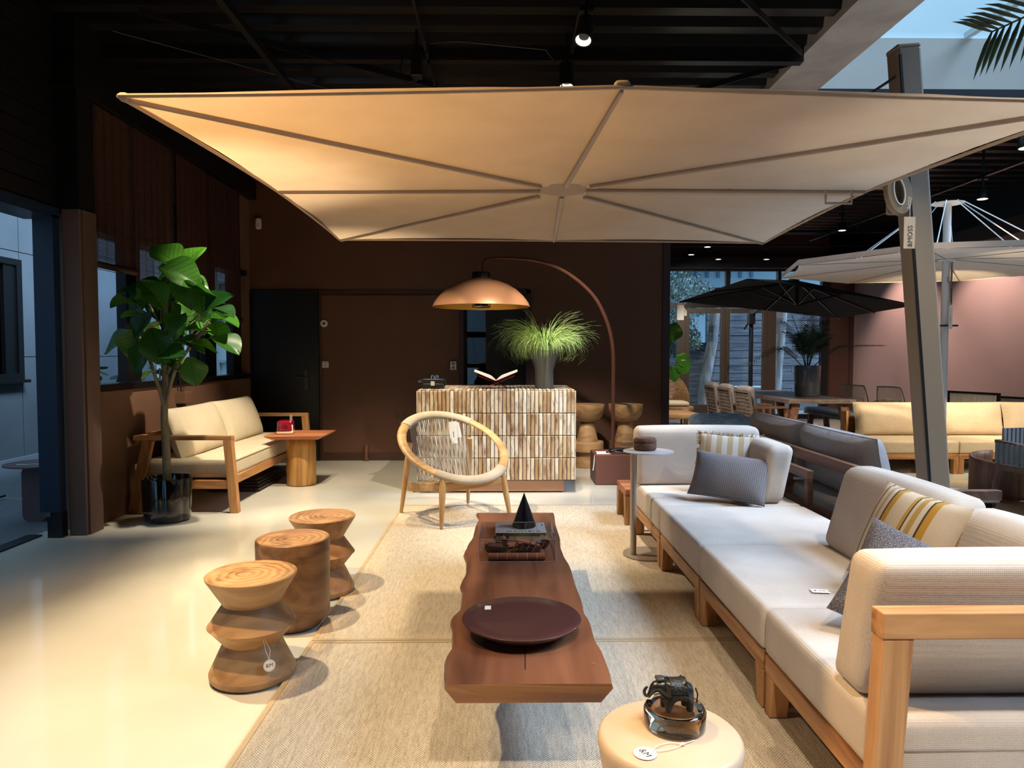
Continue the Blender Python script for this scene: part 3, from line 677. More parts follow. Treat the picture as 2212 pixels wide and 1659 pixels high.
obj('plate', MB().box(-.043, .043, -.02, 0, -.043, .043), WP, t, bev=.004); obj('button', MB().cyl((0, -.024, -.012), (0, -.02, -.012), .009, n=12), M('red_plastic', '#a03028', .4), t); obj('rocker', MB().box(-.034, .034, -.023, -.02, .018, .03), M('grey_plastic', '#9a958c', .4), t)
t = thing('wall_socket', 'white double wall socket left of the doorway', 'socket', (-.655, 9.35, 1.25))
obj('plate', MB().box(-.04, .04, -.02, 0, -.055, .055), WP, t, bev=.004)
for q in (-.026, .026): obj('outlet', MB().cyl((0, -.022, q), (0, -.014, q), .02, n=16), M('socket_hole', '#6a655e', .5), t)
t = thing('pipe_stub', 'brown painted pipe end standing at the foot of the wall panel', 'pipe', (-1.80, 9.30, 0)); obj('pipe', MB().tube([(0, 0, 0), (0, 0, .14), (0, .02, .18), (0, .05, .19)], .028, 12), BROWNW, t, smooth=True); obj('collar', MB().cyl((0, 0, .0), (0, 0, .035), .036), BROWNW, t)
for xx, l in ((-1.40, 'left'), (-1.31, 'right')): t = thing('wall_bolt', f'{l} one of two small brown round bolts on the wall panel', 'bolt', (xx, 9.35, .585)); obj('head', MB().cyl((0, -.03, 0), (0, 0, 0), .018, n=12), BROWNW, t, smooth=True)
# ------------------------------------------------------------------ rugs
def rugmat(name, a, b_, sc_=1):
    m, nt, b = newmat(name); N = nt.nodes; L = nt.links; b.inputs['Roughness'].default_value = .95; sock(b, 'Specular IOR Level').default_value = .1
    t = N.new('ShaderNodeTexCoord'); s = N.new('ShaderNodeSeparateXYZ'); L.new(t.outputs['Object'], s.inputs[0])
    def mth(op, a, bb=None, val=None):
        q = N.new('ShaderNodeMath'); q.operation = op; L.new(a, q.inputs[0])
        if bb is not None: L.new(bb, q.inputs[1])
        if val is not None: q.inputs[1].default_value = val
        return q.outputs[0]
    # herringbone: columns 8 cm wide whose diagonal threads alternate
    u = mth('MULTIPLY', s.outputs[0], val=12.5 * sc_); tri = mth('ABSOLUTE', mth('SUBTRACT', mth('FRACT', u), val=.5))
    v = mth('ADD', mth('MULTIPLY', s.outputs[1], val=85 * sc_), mth('MULTIPLY', tri, val=7.0))
    st = mth('SINE', mth('MULTIPLY', v, val=6.283))
    n = N.new('ShaderNodeTexNoise'); n.inputs['Scale'].default_value = 210; n.inputs['Detail'].default_value = 2; L.new(t.outputs['Object'], n.inputs['Vector'])
    n2 = N.new('ShaderNodeTexNoise'); n2.inputs['Scale'].default_value = 45; n2.inputs['Detail'].default_value = 4
    mp = N.new('ShaderNodeMapping'); mp.inputs['Scale'].default_value = (2.5, .35, 1); L.new(t.outputs['Object'], mp.inputs['Vector']); L.new(mp.outputs[0], n2.inputs['Vector'])
    f = mth('ADD', mth('MULTIPLY', st, val=.16), mth('ADD', mth('MULTIPLY', n.outputs['Fac'], val=.9), mth('MULTIPLY', n2.outputs['Fac'], val=.5)))
    r = N.new('ShaderNodeValToRGB'); r.color_ramp.elements[0].position = .42; r.color_ramp.elements[1].position = .88
    r.color_ramp.elements[0].color = lin(b_); r.color_ramp.elements[1].color = lin(a); L.new(f, r.inputs['Fac']); L.new(r.outputs['Color'], b.inputs['Base Color'])
    bp = N.new('ShaderNodeBump'); bp.inputs['Strength'].default_value = .8; bp.inputs['Distance'].default_value = .004; L.new(f, bp.inputs['Height']); L.new(bp.outputs[0], b.inputs['Normal'])
    return m
RUG = rugmat('sisal_rug', '#d8c8b0', '#8f7d68'); BAND = fabric('rug_band', '#b7a284', '#a99476', scale=500)
def rug(name, label, x0, x1, y0, y1, group=None, m=RUG):
    t = thing(name, label, 'rug', ((x0 + x1) / 2, (y0 + y1) / 2, 0), group=group)
    obj('pile', MB().box(x0 + .022, x1 - .022, y0 + .022, y1 - .022, 0, .010), m, t, W=True)
    for a in ((x0, x1, y0, y0 + .022), (x0, x1, y1 - .022, y1), (x0, x0 + .022, y0 + .022, y1 - .022), (x1 - .022, x1, y0 + .022, y1 - .022)):
        obj('border', MB().box(a[0], a[1], a[2], a[3], 0, .0125), BAND, t, W=True)
    return t
rug('woven_rug', 'far beige woven rug under the round rope chair', -.93, 1.19, 3.40, 6.5)
rug('woven_rug', 'near beige woven rug under the front end of the slab table', -.935, 1.19, .2, 3.395)
# ------------------------------------------------------------------ slab coffee table
Lf = [(-0.172, 4.618), (-0.150, 4.481), (-0.165, 4.253), (-0.168, 4.046), (-0.193, 3.8), (-0.203, 3.688), (-0.180, 3.506), (-0.174, 3.364), (-0.191, 3.171), (-0.176, 3.073), (-0.172, 2.876), (-0.203, 2.749), (-0.187, 2.632), (-0.179, 2.499), (-0.195, 2.39), (-0.190, 2.3), (-0.179, 2.197)]
Rf = [(0.328, 4.612), (0.317, 4.32), (0.319, 4.04), (0.306, 3.794), (0.310, 3.628), (0.325, 3.427), (0.323, 3.185), (0.328, 2.992), (0.322, 2.821), (0.333, 2.727), (0.331, 2.544), (0.344, 2.418), (0.346, 2.326), (0.341, 2.191)]
def dense(P, n=70):
    out = []
    for k in range(n + 1):
        y = P[0][1] + (P[-1][1] - P[0][1]) * k / n
        for a, b in zip(P, P[1:]):
            if b[1] - 1e-6 <= y <= a[1] + 1e-6:
                f = (a[1] - y) / (a[1] - b[1]); f = f * f * (3 - 2 * f); out.append((a[0] + (b[0] - a[0]) * f, y)); break
    return out
dl, dr = dense(Lf), dense(Rf)
t = thing('slab_table', 'long low coffee table made from one live edge reddish brown wood slab', 'coffee table', (.08, 3.4, .0125))
vs = []; n = len(dl)
for (a, b) in zip(dl, dr):
    cxm = (a[0] + b[0]) / 2; e = .028
    for (x, z) in ((a[0], .36), (a[0] - .006, .345), (a[0] + e, .285), (cxm - .05, .285), (cxm + .05, .285), (b[0] - e, .285), (b[0] + .006, .345), (b[0], .36), (b[0] - .05, .3605), (a[0] + .05, .3605)):
        vs.append((x, a[1], z))
m = MB(); K = 10
m.add(vs, [(i * K + k, i * K + (k + 1) % K, (i + 1) * K + (k + 1) % K, (i + 1) * K + k) for i in range(n - 1) for k in range(K)])
# bevelled ends
for base, sgn in ((0, 1), ((n - 1) * K, -1)):
    for k in range(base, base + K):
        if m.v[k][2] < .34: m.v[k] = (m.v[k][0], m.v[k][1] - .03 * sgn, m.v[k][2])
    m.f.append(tuple(range(base, base + K)) if sgn > 0 else tuple(range(base, base + K))[::-1])
o = obj('slab', m, [SUAR, SUARE], t, W=True)
for p in o.data.polygons:
    if len(p.vertices) > 4: p.material_index = 1
obj('base_plate', MB().box(-.10, .26, 2.33, 4.45, .268, .285), SUARE, t, W=True)
obj('base_block', MB().box(-.10, .26, 2.98, 3.16, .0125, .27), SUARE, t, W=True, bev=.005); obj('base_block', MB().box(-.10, .26, 4.15, 4.4, .0125, .27), SUARE, t, W=True, bev=.005)
obj('crack', MB().beam((.072, 2.30, .3605), (.078, 2.50, .3605), .004, .002), INK, t, W=True); obj('plug', MB().cyl((.302, 2.34, .36), (.302, 2.34, .363), .006, n=10), STOOLD, t, W=True)
# plate
PL = M('aubergine_lacquer', '#4a2b2b', .38, coat=.2, c2='#442626', ns=3)
t = thing('serving_plate', 'large round dark aubergine plate on the slab table', 'plate', (.0675, 2.605, .361))
obj('plate', MB().lathe([(.001, 0), (.12, 0), (.15, .012), (.217, .052), (.222, .060), (.219, .063), (.16, .057), (.001, .055)], 72), PL, t, smooth=True, sharp=60)
obj('sticker', MB().box(-.155, -.128, .085, .125, .0565, .0575).xf(lambda p: Vector((p.x * .9, p.y, p.z + .002))), PAPER, t)
# acrylic box and its contents
ACR = glass('acrylic', (.97, .95, .95), mix=1.1)
t = thing('acrylic_box', 'clear acrylic display box on the slab table', 'display box', (.07, 3.69, .361))
x0, x1, y0, y1, zz = -.192, .192, -.18, .18, .113
AE = M('acrylic_edge', '#b8a49c', .15)
for a, b in (((x0, y0), (x1, y0)), ((x1, y0), (x1, y1)), ((x1, y1), (x0, y1)), ((x0, y1), (x0, y0))): obj('side', MB().add([(*a, 0), (*b, 0), (*b, zz), (*a, zz)], [(0, 1, 2, 3)]), ACR, t)
obj('lid', MB().add([(x0, y0, zz + .002), (x1, y0, zz + .002), (x1, y1, zz + .002), (x0, y1, zz + .002)], [(0, 1, 2, 3)]), ACR, t)
for a, b in (((x0, y0), (x1, y0)), ((x1, y0), (x1, y1)), ((x1, y1), (x0, y1)), ((x0, y1), (x0, y0))):
    obj('edge', MB().tube([(*a, zz + .003), (*b, zz + .003)], .0013, 4), AE, t); obj('edge', MB().tube([(*a, .002), (*b, .002)], .0013, 4), AE, t)
for a in ((x0, y0), (x1, y0), (x1, y1), (x0, y1)): obj('edge', MB().tube([(*a, 0), (*a, zz)], .0013, 4), AE, t)
BR = wood('dark_bowl', '#4a2c24', '#38201a', '#22120f', rough=.4)
t = thing('coffee_table_book', 'large white covered photo book with black lettering behind the acrylic box', 'book', (.10, 4.10, .361))
obj('pages', MB().box(-.138, .142, -.113, .117, .004, .026), M('book_pages', '#8a4a34', .7), t); obj('cover', MB().box(-.145, .145, -.12, .12, .026, .029).box(-.145, .145, -.12, .12, 0, .004).box(-.145, -.141, -.12, .12, .004, .026), M('book_white', '#d6d2cf', .45), t)
o = obj('lettering', text_mesh('NAMIBIA', .038, .0003, 1.35), INK, t); o.location = (.015, -.088, .0295)
o = obj('lettering', text_mesh('I', .022, .0003), INK, t); o.location = (-.125, -.09, .0295)
obj('line_drawing', MB().tube([(.07, .10, .0292), (.1, .04, .0292), (.09, -.04, .0292), (.12, -.1, .0292)], .0008, 4).tube([(-.13, .0, .0292), (-.09, .03, .0292), (-.04, .04, .0292)], .0008, 4), M('drawing_grey', '#8a8682', .6), t)
o = obj('lettering', text_mesh('AFRICA', .012, .0003), INK, t); o.location = (.128, .06, .0295); o.rotation_euler.z = pi / 2
t = thing('cone_sculpture', 'tall black cone standing on the white book', 'sculpture', (.122, 4.125, .3905))
obj('cone', MB().lathe([(.001, 0), (.066, 0), (.070, .006), (.067, .02), (.0015, .198)], 48), M('blackened_metal', '#1b1213', .32, metal=.3, c2='#241a1c', ns=8, stretch=(1, 1, .2)), t, smooth=True)
t = thing('bamboo_mat', 'tray mat of thin brown bamboo slats with rolled front inside the acrylic box', 'mat', (.07, 3.70, .362))
for k in range(17): obj('slat', MB().box(-.14, .145, -.14 + k * .018, -.125 + k * .018, 0, .003), TEAKR, t)
o = obj('roll', MB().tube([(-.145, -.155, .018), (.14, -.155, .018)], .0175, 14), TEAKR, t, smooth=True)
for xx in (-.1, -.05, 0, .05, .1): obj('thread', MB().tube([(xx, -.155 + .0178 * cos(a), .018 + .0178 * sin(a)) for a in [k * .5 for k in range(13)]], .0007, 4), PAPER, t)
def bowl(loc, r, h, label):
    t = thing('wooden_bowl', label, 'bowl', loc); obj('bowl', MB().lathe([(.001, 0), (r * .5, 0), (r * .8, h * .4), (r, h), (r * .93, h), (r * .7, h * .4), (.001, h * .2)], 28), BR, t, smooth=True, sharp=60); return t
bowl((-.035, 3.635, .3655), .066, .042, 'wide dark wooden bowl at the front left inside the acrylic box')
bowl((-.01, 3.79, .3655), .043, .05, 'small dark wooden bowl holding yellow scraps inside the acrylic box')
bowl((.21, 3.76, .3655), .042, .035, 'dark wooden bowl at the right inside the acrylic box')
YS = M('yellow_scraps', '#c9963a', .7)
rnd = random.Random(4)
m = MB()
for i in range(9): m.cb((-.01 + rnd.uniform(-.02, .02), 3.79 + rnd.uniform(-.02, .02), .405 + rnd.uniform(0, .012)), (.022, .01, .006), Euler((rnd.random(), rnd.random(), rnd.random() * 3)).to_matrix())
stuff(tag(obj('dried_petals', m, YS), 'yellow dried petals lying in the small dark bowl', 'petals'))
CARD = M('brown_bark', '#7b4f36', .7, c2='#5a3626', ns=30, bump=.5); CELLO = glass('cellophane', (.95, .9, .85), mix=1.3)
t = thing('wrapped_soap', 'brown block wrapped in crinkled cellophane lying in the wide bowl', 'soap', (-.045, 3.63, .378))
obj('block', MB().cb((0, 0, .022), (.075, .05, .04), Euler((.1, .1, .1)).to_matrix()), CARD, t, bev=.004); obj('wrapping', MB().soft(.1, .06, .052, r=.01, puff=.004).xf(lambda p: p + Vector((0, 0, .026)) + Vector((.004 * sin(p.y * 300), .004 * sin(p.x * 200), 0))), CELLO, t)
t = thing('model_house', 'small brown cardboard model house with notched roof inside the acrylic box', 'model', (.135, 3.70, .3655))
obj('wall', MB().box(-.06, .06, -.035, .035, 0, .03), CARD, t); obj('roof', MB().cb((-.01, 0, .048), (.13, .07, .006), Euler((0, .28, .2)).to_matrix()), TEAKR, t); obj('roof', MB().cb((.05, .02, .055), (.07, .05, .005), Euler((0, -.5, .2)).to_matrix()), M('pale_card', '#a88c80', .7), t)
for k in range(5): obj('rafter', MB().beam((-.09 + k * .035, -.05, .012), (-.06 + k * .035, -.03, .055), .005, .005), CARD, t)
rnd = random.Random(9)
for i, l in enumerate(('black handled brass brush lying left of the model house', 'thin dark rod lying beside the model house', 'short brass tube standing in front of the model house')):
    t = thing(('brush', 'rod', 'brass_tube')[i], l, 'tool', (.065 + .01 * i, 3.67 - .03 * i, .3655)); a = (( -.04, 0, .02), (.04, .03, .026)) if i == 0 else (((-.035, .0, .01), (.07, .01, .012)) if i == 1 else ((-.03, 0, 0), (-.03, 0, .05)))
    obj('handle', MB().tube(a, .006, 8), (BLACKM, BLACKM, M('brass_b', '#a8843c', .3, metal=1))[i], t, smooth=True)
    if i == 0: obj('ferrule', MB().cb((.045, .032, .026), (.02, .014, .014)), STEEL, t)
# ------------------------------------------------------------------ stools
def turned(prof, n=56): return MB().lathe(prof, n)
def stool(name, label, loc, prof, sm, tm, rotz, tagit=False):
    t = thing(name, label, 'stool', loc, rotz, 'turned wooden stools beside the rug')
    R, H = prof[-1]
    obj('body', MB().lathe(prof, 64), sm, t, smooth=True, sharp=25)
    obj('top', MB().lathe([(R - .002, H - .001), (R - .004, H + .002)], 64), tm, t)
    obj('foot_ring', MB().lathe([(prof[0][0] - .012, -.006), (prof[0][0] - .012, .0)], 48), BLACKM, t)
    return t
zig = [(.168, 0), (.178, .012), (.180, .03), (.122, .155), (.121, .157), (.176, .225), (.184, .232), (.176, .242), (.120, .325), (.121, .328), (.188, .437), (.190, .446), (.188, .449)]
s1 = stool('wooden_stool', 'zigzag turned light wood stool nearest the viewer, with round tag', (-1.09, 3.05, .006), zig, STOOLW, RING, .4)
stool('wooden_stool', 'drum shaped brown wood stool, middle of the three beside the rug', (-1.085, 3.64, .006), [(.135, 0), (.150, .02), (.178, .06), (.182, .08), (.186, .43), (.184, .447), (.181, .45)], STOOLD, RINGD, 1.2)
stool('wooden_stool', 'zigzag turned brown wood stool, farthest of the three beside the rug', (-1.06, 4.14, .006), zig, STOOLW, RINGD, 2.2)
def round_tag(name, label, loc, rot, r=.024, txt='&M', size=.022, parent=None):
    t = thing(name, label, 'tag', loc, rot)
    obj('card', MB().cyl((0, 0, 0), (0, 0, .0012), r, n=36), PAPER, t)
    obj('printed_ring', MB().tube([(r * .86 * cos(a), r * .86 * sin(a), .0013) for a in [k * pi / 24 for k in range(48)]], r * .012, 4, close=True), INK, t)
    o = obj('lettering', text_mesh(txt, size, .0002), INK, t); o.location = (0, 0, .0014)
    return t
t = round_tag('price_tag', 'small round white tag hanging on the zigzag stool', (-.970, 2.905, .110), (radians(80), radians(0), radians(30)))
obj('string', MB().tube([(0, .023, .001), (-.012, .06, .002), (-.018, .10, .0), (-.014, .112, -.012)], .0009, 5).tube([(0, .023, .001), (.006, .06, .003), (-.01, .10, .002), (-.014, .112, -.012)], .0009, 5), PAPER, t)
# ------------------------------------------------------------------ round rope chair
t = thing('rope_lounge_chair', 'round oak lounge chair strung with grey rope', 'chair', (-.414, 6.08, .0125), radians(33.4)); RC = t
# local frame: -y front.  half sizes
fx, bx, fy, by = .332, .300, -.36, .335
legs = [((-.33, -.36, 0), (-.285, -.30, .40)), ((.33, -.36, 0), (.285, -.30, .40)), ((-.34, .36, 0), (-.30, .26, .62)), ((.34, .36, 0), (.30, .26, .62))]
Rr_, tilt, cz = .455, radians(31.5), .60
def ringp(a, r=Rr_, dz=0):  # a=0 front
    x = r * sin(a); yy = -r * cos(a); return Vector((x, yy * cos(tilt) + .02, cz + yy * sin(tilt) + dz))
for i, (a, b) in enumerate(legs):
    a, b = Vector(a), Vector(b); mid = a.lerp(b, .72)
    obj('leg', MB().tube([a, a.lerp(b, .35), mid, b], [.016, .025, .031, .026], 10, flat=.9), OAK, t, smooth=True)
def rp(k): return -.285 + .0
for nm, p0, p1 in (('front_rail', (-.285, -.31, .315), (.285, -.31, .315)), ('back_rail', (-.28, .25, .22), (.28, .25, .22)), ('side_rail', (-.295, -.30, .315), (-.30, .285, .235)), ('side_rail', (.295, -.30, .315), (.30, .285, .235))):
    obj(nm, MB().beam(p0, p1, .024, .07), OAKX, t, bev=.006)
# oak hoop in four stretches: rope wrapped at the front and at the back
def arc(a0, a1, n): return [ringp(a0 + (a1 - a0) * k / n) for k in range(n + 1)]
def hoop(a0, a1, n, rw, rh, ridges=0):
    m = MB(); pts = [(a0 + (a1 - a0) * k / n) for k in range(n + 1)]; vs = []; K = 14
    up = Vector((0, sin(tilt) * -1, cos(tilt)))
    up = Vector((0, -sin(tilt), cos(tilt)))
    for i, a in enumerate(pts):
        c0 = ringp(a); rad = (ringp(a, Rr_ + .1) - c0).normalized(); q = (1 + .05 * (i % 2)) if ridges else 1
        for k in range(K):
            th = 2 * pi * k / K; vs.append(c0 + rad * cos(th) * rw * q + up * sin(th) * rh * q)
    fs = [(i * K + k, i * K + (k + 1) % K, (i + 1) * K + (k + 1) % K, (i + 1) * K + k) for i in range(n) for k in range(K)]
    fs += [tuple(range(K))[::-1], tuple(n * K + k for k in range(K))]
    return m.add(vs, fs)
obj('hoop', hoop(0, 2 * pi, 96, .040, .019), OAKX, t, smooth=True)
obj('rope_wrapping', hoop(-.78, .72, 150, .046, .026, 1), CORD, t, smooth=True, sharp=80)
obj('rope_wrapping', hoop(pi - .80, pi + .80, 150, .046, .026, 1), CORD, t, smooth=True, sharp=80)
ROPE = fabric('rope_grey', '#a39a90', '#8c857d', scale=900)
nb = 30
for i in range(nb):
    f = (i + .5) / nb; a = pi - .76 + 1.52 * f; p0 = ringp(a, Rr_ - .03); p1 = Vector((-.25 + .54 * (1 - f), .20, .275)); 
    obj('back_cord', MB().tube([p0, p0.lerp(p1, .5) + Vector((0, .012, -.004)), p1], .0042, 5), ROPE, t)
    if i % 2 == 0:
        p2 = Vector((-.25 + .54 * (1 - min(1, f + .03)), .20, .275)); obj('back_cord', MB().tube([p0 + Vector((.004, 0, 0)), p0.lerp(p2, .5) + Vector((0, .016, -.004)), p2], .0032, 5), ROPE, t)
for i in range(nb):
    f = (i + .5) / nb; a = -.76 + 1.52 * f; p0 = ringp(a, Rr_ - .02); p1 = Vector((-.24 + .48 * f, .20, .275))
    obj('seat_cord', MB().tube([p0, p0.lerp(p1, .5) + Vector((0, 0, -.02)), p1], .0034, 5), CORD, t)
obj('cord_rail', MB().tube([(-.27, .20, .265), (.27, .20, .265)], .014, 8), OAKX, t, smooth=True)
def hang_tag(name, label, loc, rot, w, h, lines=True, txt=None):
    t = thing(name, label, 'tag', loc, rot)
    obj('card', MB().box(-w / 2, w / 2, -.0006, .0006, -h, 0), PAPER, t)
    if lines: obj('print', MB().box(-w * .04, w * .04, -.001, -.0006, -h * .72, -h * .45), INK, t)
    obj('string', MB().tube([(0, 0, -.004), (-.006, 0, .02), (0, .004, .04), (.006, 0, .02), (0, 0, -.004)], .0009, 4), PAPER, t)
    return t
wp = lambda p: RC.location + Matrix.Rotation(radians(33.4), 3, 'Z') @ p
q = wp(ringp(pi - .42, Rr_ - .045)); 
hang_tag('price_tag', 'long white paper tag on the back of the rope chair', (q.x, q.y - .02, q.z - .02), (radians(-6), radians(-4), radians(12)), .068, .20)
hang_tag('care_tag', 'smaller white care tag behind the long one on the rope chair', (q.x + .035, q.y + .0, q.z - .03), (radians(-6), radians(-12), radians(10)), .04, .14, False)
# ------------------------------------------------------------------ tiled counter
t = thing('tiled_counter', 'shop counter clad with narrow glazed cream and brown tiles', 'counter', (-.07, 7.6, 0)); CT = t
cx0, cx1, cy0, cy1 = -.855, .718, 7.09, 8.12
GROUT = M('grout', '#3d2c20', .9, c2='#6d5744', ns=30)
obj('core', MB().box(cx0, cx1, cy0, cy1, .13, 1.034), GROUT, t, W=True)
obj('plinth', MB().box(cx0 + .06, cx1 - .10, cy0 + .05, cy1 - .05, .012, .13), M('plinth_copper', '#b98c70', .4), t, W=True, bev=.01)
obj('plinth_shadow_gap', MB().box(cx0 + .08, cx1 - .12, cy0 + .07, cy1 - .07, 0, .012), BLACK, t, W=True)
def tilemat():
    m, nt, b = newmat('glazed_tile'); N = nt.nodes; L = nt.links; b.inputs['Roughness'].default_value = .28
    oi = N.new('ShaderNodeObjectInfo'); r = N.new('ShaderNodeValToRGB'); e = r.color_ramp.elements
    e[0].position = 0; e[0].color = lin('#c8b596'); e[1].position = 1; e[1].color = lin('#d9d4c8')
    for p, h in ((.14, '#9c7a54'), (.3, '#c9b89a'), (.45, '#ddd7c9'), (.6, '#a98864'), (.78, '#d0c5b0')): k = e.new(p); k.color = lin(h)
    L.new(oi.outputs['Random'], r.inputs['Fac'])
    t = N.new('ShaderNodeTexCoord'); mp = N.new('ShaderNodeMapping'); cxn = N.new('ShaderNodeCombineXYZ')
    vm = N.new('ShaderNodeVectorMath'); vm.operation = 'SCALE'; vm.inputs['Scale'].default_value = 53
    for q in range(3): L.new(oi.outputs['Random'], cxn.inputs[q])
    L.new(cxn.outputs[0], vm.inputs[0]); L.new(t.outputs['Object'], mp.inputs['Vector']); L.new(vm.outputs[0], mp.inputs['Location']); mp.inputs['Scale'].default_value = (22, 22, 5)
    n = N.new('ShaderNodeTexNoise'); n.inputs['Scale'].default_value = 1.0; n.inputs['Detail'].default_value = 6; n.inputs['Roughness'].default_value = .65; L.new(mp.outputs[0], n.inputs['Vector'])
    r2 = N.new('ShaderNodeValToRGB'); r2.color_ramp.elements[0].position = .48; r2.color_ramp.elements[1].position = .70; L.new(n.outputs['Fac'], r2.inputs['Fac'])
    mx = N.new('ShaderNodeMixRGB'); L.new(r2.outputs['Color'], mx.inputs[0]); L.new(r.outputs['Color'], mx.inputs[1]); mx.inputs[2].default_value = lin('#6a4526')
    L.new(mx.outputs[0], b.inputs['Base Color'])
    bp = N.new('ShaderNodeBump'); bp.inputs['Strength'].default_value = .3; bp.inputs['Distance'].default_value = .003; L.new(n.outputs['Fac'], bp.inputs['Height']); L.new(bp.outputs[0], b.inputs['Normal'])
    return m
TILE = tilemat()
NT = 39; pw_ = (cx1 - cx0) / NT; ph = (1.034 - .135) / 4
tm = MB().hexa([(-pw_ / 2 + .0028, 0, -ph / 2 + .003), (pw_ / 2 - .0028, 0, -ph / 2 + .003), (pw_ / 2 - .0028, .012, -ph / 2 + .003), (-pw_ / 2 + .0028, .012, -ph / 2 + .003),
                (-pw_ / 2 + .0028, 0, ph / 2 - .003), (pw_ / 2 - .0028, 0, ph / 2 - .003), (pw_ / 2 - .0028, .012, ph / 2 - .003), (-pw_ / 2 + .0028, .012, ph / 2 - .003)])
w_ = pw_ / 2 - .0036; h_ = ph / 2 - .0036
tm = MB(); c_ = .004
tm.add([(-w_, .012, -h_), (w_, .012, -h_), (w_, .012, h_), (-w_, .012, h_), (-w_, .004, -h_), (w_, .004, -h_), (w_, .004, h_), (-w_, .004, h_), (-w_ + c_, 0, -h_ + c_), (w_ - c_, 0, -h_ + c_), (w_ - c_, 0, h_ - c_), (-w_ + c_, 0, h_ - c_)],
       [(0, 1, 5, 4), (1, 2, 6, 5), (2, 3, 7, 6), (3, 0, 4, 7), (4, 5, 9, 8), (5, 6, 10, 9), (6, 7, 11, 10), (7, 4, 8, 11), (8, 9, 10, 11)])
TM = tm.build('tile'); TM.materials.append(TILE)
def tile(loc, rot=(0, 0, 0)):
    o = D.objects.new('tile', TM); col.objects.link(o); o.parent = CT; o.location = Vector(loc) - CT.location; o.rotation_euler = rot; return o
rnd = random.Random(2)
for r_ in range(4):
    for k in range(NT):
        tile((cx0 + (k + .5) * pw_, cy0 - .0115 + rnd.uniform(-.001, .001), .135 + (r_ + .5) * ph))
pt = (cy1 - cy0) / 4.5
for r_ in range(3):
    for k in range(NT): tile((cx0 + (k + .5) * pw_, cy0 + (r_ + .5) * ph, 1.0455), (radians(-90), 0, 0))
tf = MB()
for r_ in range(3, 5):
    y0 = cy0 + r_ * ph + .003; y1 = min(cy0 + (r_ + 1) * ph - .003, cy1)
    if y1 - y0 < .02: continue
    for k in range(NT): tf.box(cx0 + k * pw_ + .003, cx0 + (k + 1) * pw_ - .003, y0, y1, 1.034, 1.045)
for r_ in range(4):
    for k in range(25): tf.box(cx1, cx1 + .011, cy0 + k * .0412 + .003, cy0 + (k + 1) * .0412 - .003, .138 + r_ * ph, .135 + (r_ + 1) * ph - .003).box(cx0 - .011, cx0, cy0 + k * .0412 + .003, cy0 + (k + 1) * .0412 - .003, .138 + r_ * ph, .135 + (r_ + 1) * ph - .003)
stuff(obj('remaining_tiles', tf, TILE, t, W=True))
KB = M('laptop_dark', '#23262e', .5)
# tool case with blue strap
t = thing('carry_case', 'small black hard case with clasp on the left end of the counter', 'case', (-.715, 7.33, 1.047), radians(-2))
obj('body', MB().soft(.22, .15, .055, r=.012, puff=0, n=2).xf(lambda p: p + Vector((0, 0, .0275))), BLACKM, t, smooth=True); obj('lid', MB().soft(.225, .155, .045, r=.012, puff=0, n=2).xf(lambda p: p + Vector((0, 0, .079))), BLACKM, t, smooth=True)
obj('clasp', MB().box(-.022, .018, -.085, -.075, .03, .075), M('clasp_grey', '#a59c8c', .5), t, bev=.003); obj('hinge', MB().box(.105, .125, -.05, .05, .03, .09), BLACKM, t, bev=.004)
obj('handle', MB().tube([(-.11, -.02, .075), (-.14, -.03, .085), (-.155, -.04, .075), (-.145, -.04, .06), (-.11, -.03, .065)], .009, 8), BLACKM, t, smooth=True)
obj('strap', MB().tube([(-.03, 0, .10), (-.02, 0, .135), (0, 0, .13), (.005, 0, .10), (.015, 0, .10), (.03, 0, .135), (.045, 0, .13), (.04, 0, .10)], .004, 6), M('blue_strap', '#5f86b0', .6), t, smooth=True)
# open book on folding stand
t = thing('book_stand', 'folding red brown wooden book stand on the counter', 'book stand', (-.075, 7.38, 1.047), 0); RED = M('red_wood', '#a04a33', .5)
for s_, yy in ((1, -.05), (-1, .05)):
    obj('panel', MB().beam((-.12 * s_, yy, .004), (.19 * s_, yy, .130), .09, .006, up=(0, 0, 1)), RED, t)
t = thing('open_book', 'thick open book with white pages lying on the folding stand', 'book', (-.075, 7.38, 1.1))
def leafs(s_):
    m = MB(); n = 12; top = []; bot = []
    for k in range(n + 1):
        f = k / n; x = s_ * (.005 + .215 * f); zb = .03 + f * .092; th = .030 * (sin(min(1, f * 3.2) * pi / 2)) * (1 - .45 * f)
        bot.append((x, zb)); top.append((x, zb + max(.002, th)))
    vs = []; 
    for (x, z) in bot + top[::-1]: vs.append((x, -.13, z))
    nn = len(vs); vs += [(a, .13, c) for a, b, c in vs]
    m.add(vs, [tuple(range(nn)), tuple(range(nn, 2 * nn))[::-1]] + [(i, i + nn, (i + 1) % nn + nn, (i + 1) % nn) for i in range(nn)])
    return m
for s_ in (1, -1):
    obj('pages', leafs(s_), M('page_white', '#ddd8d4', .7), t); obj('cover', MB().beam((0, 0, .027), (.225 * s_, 0, .122), .27, .004), RED, t)
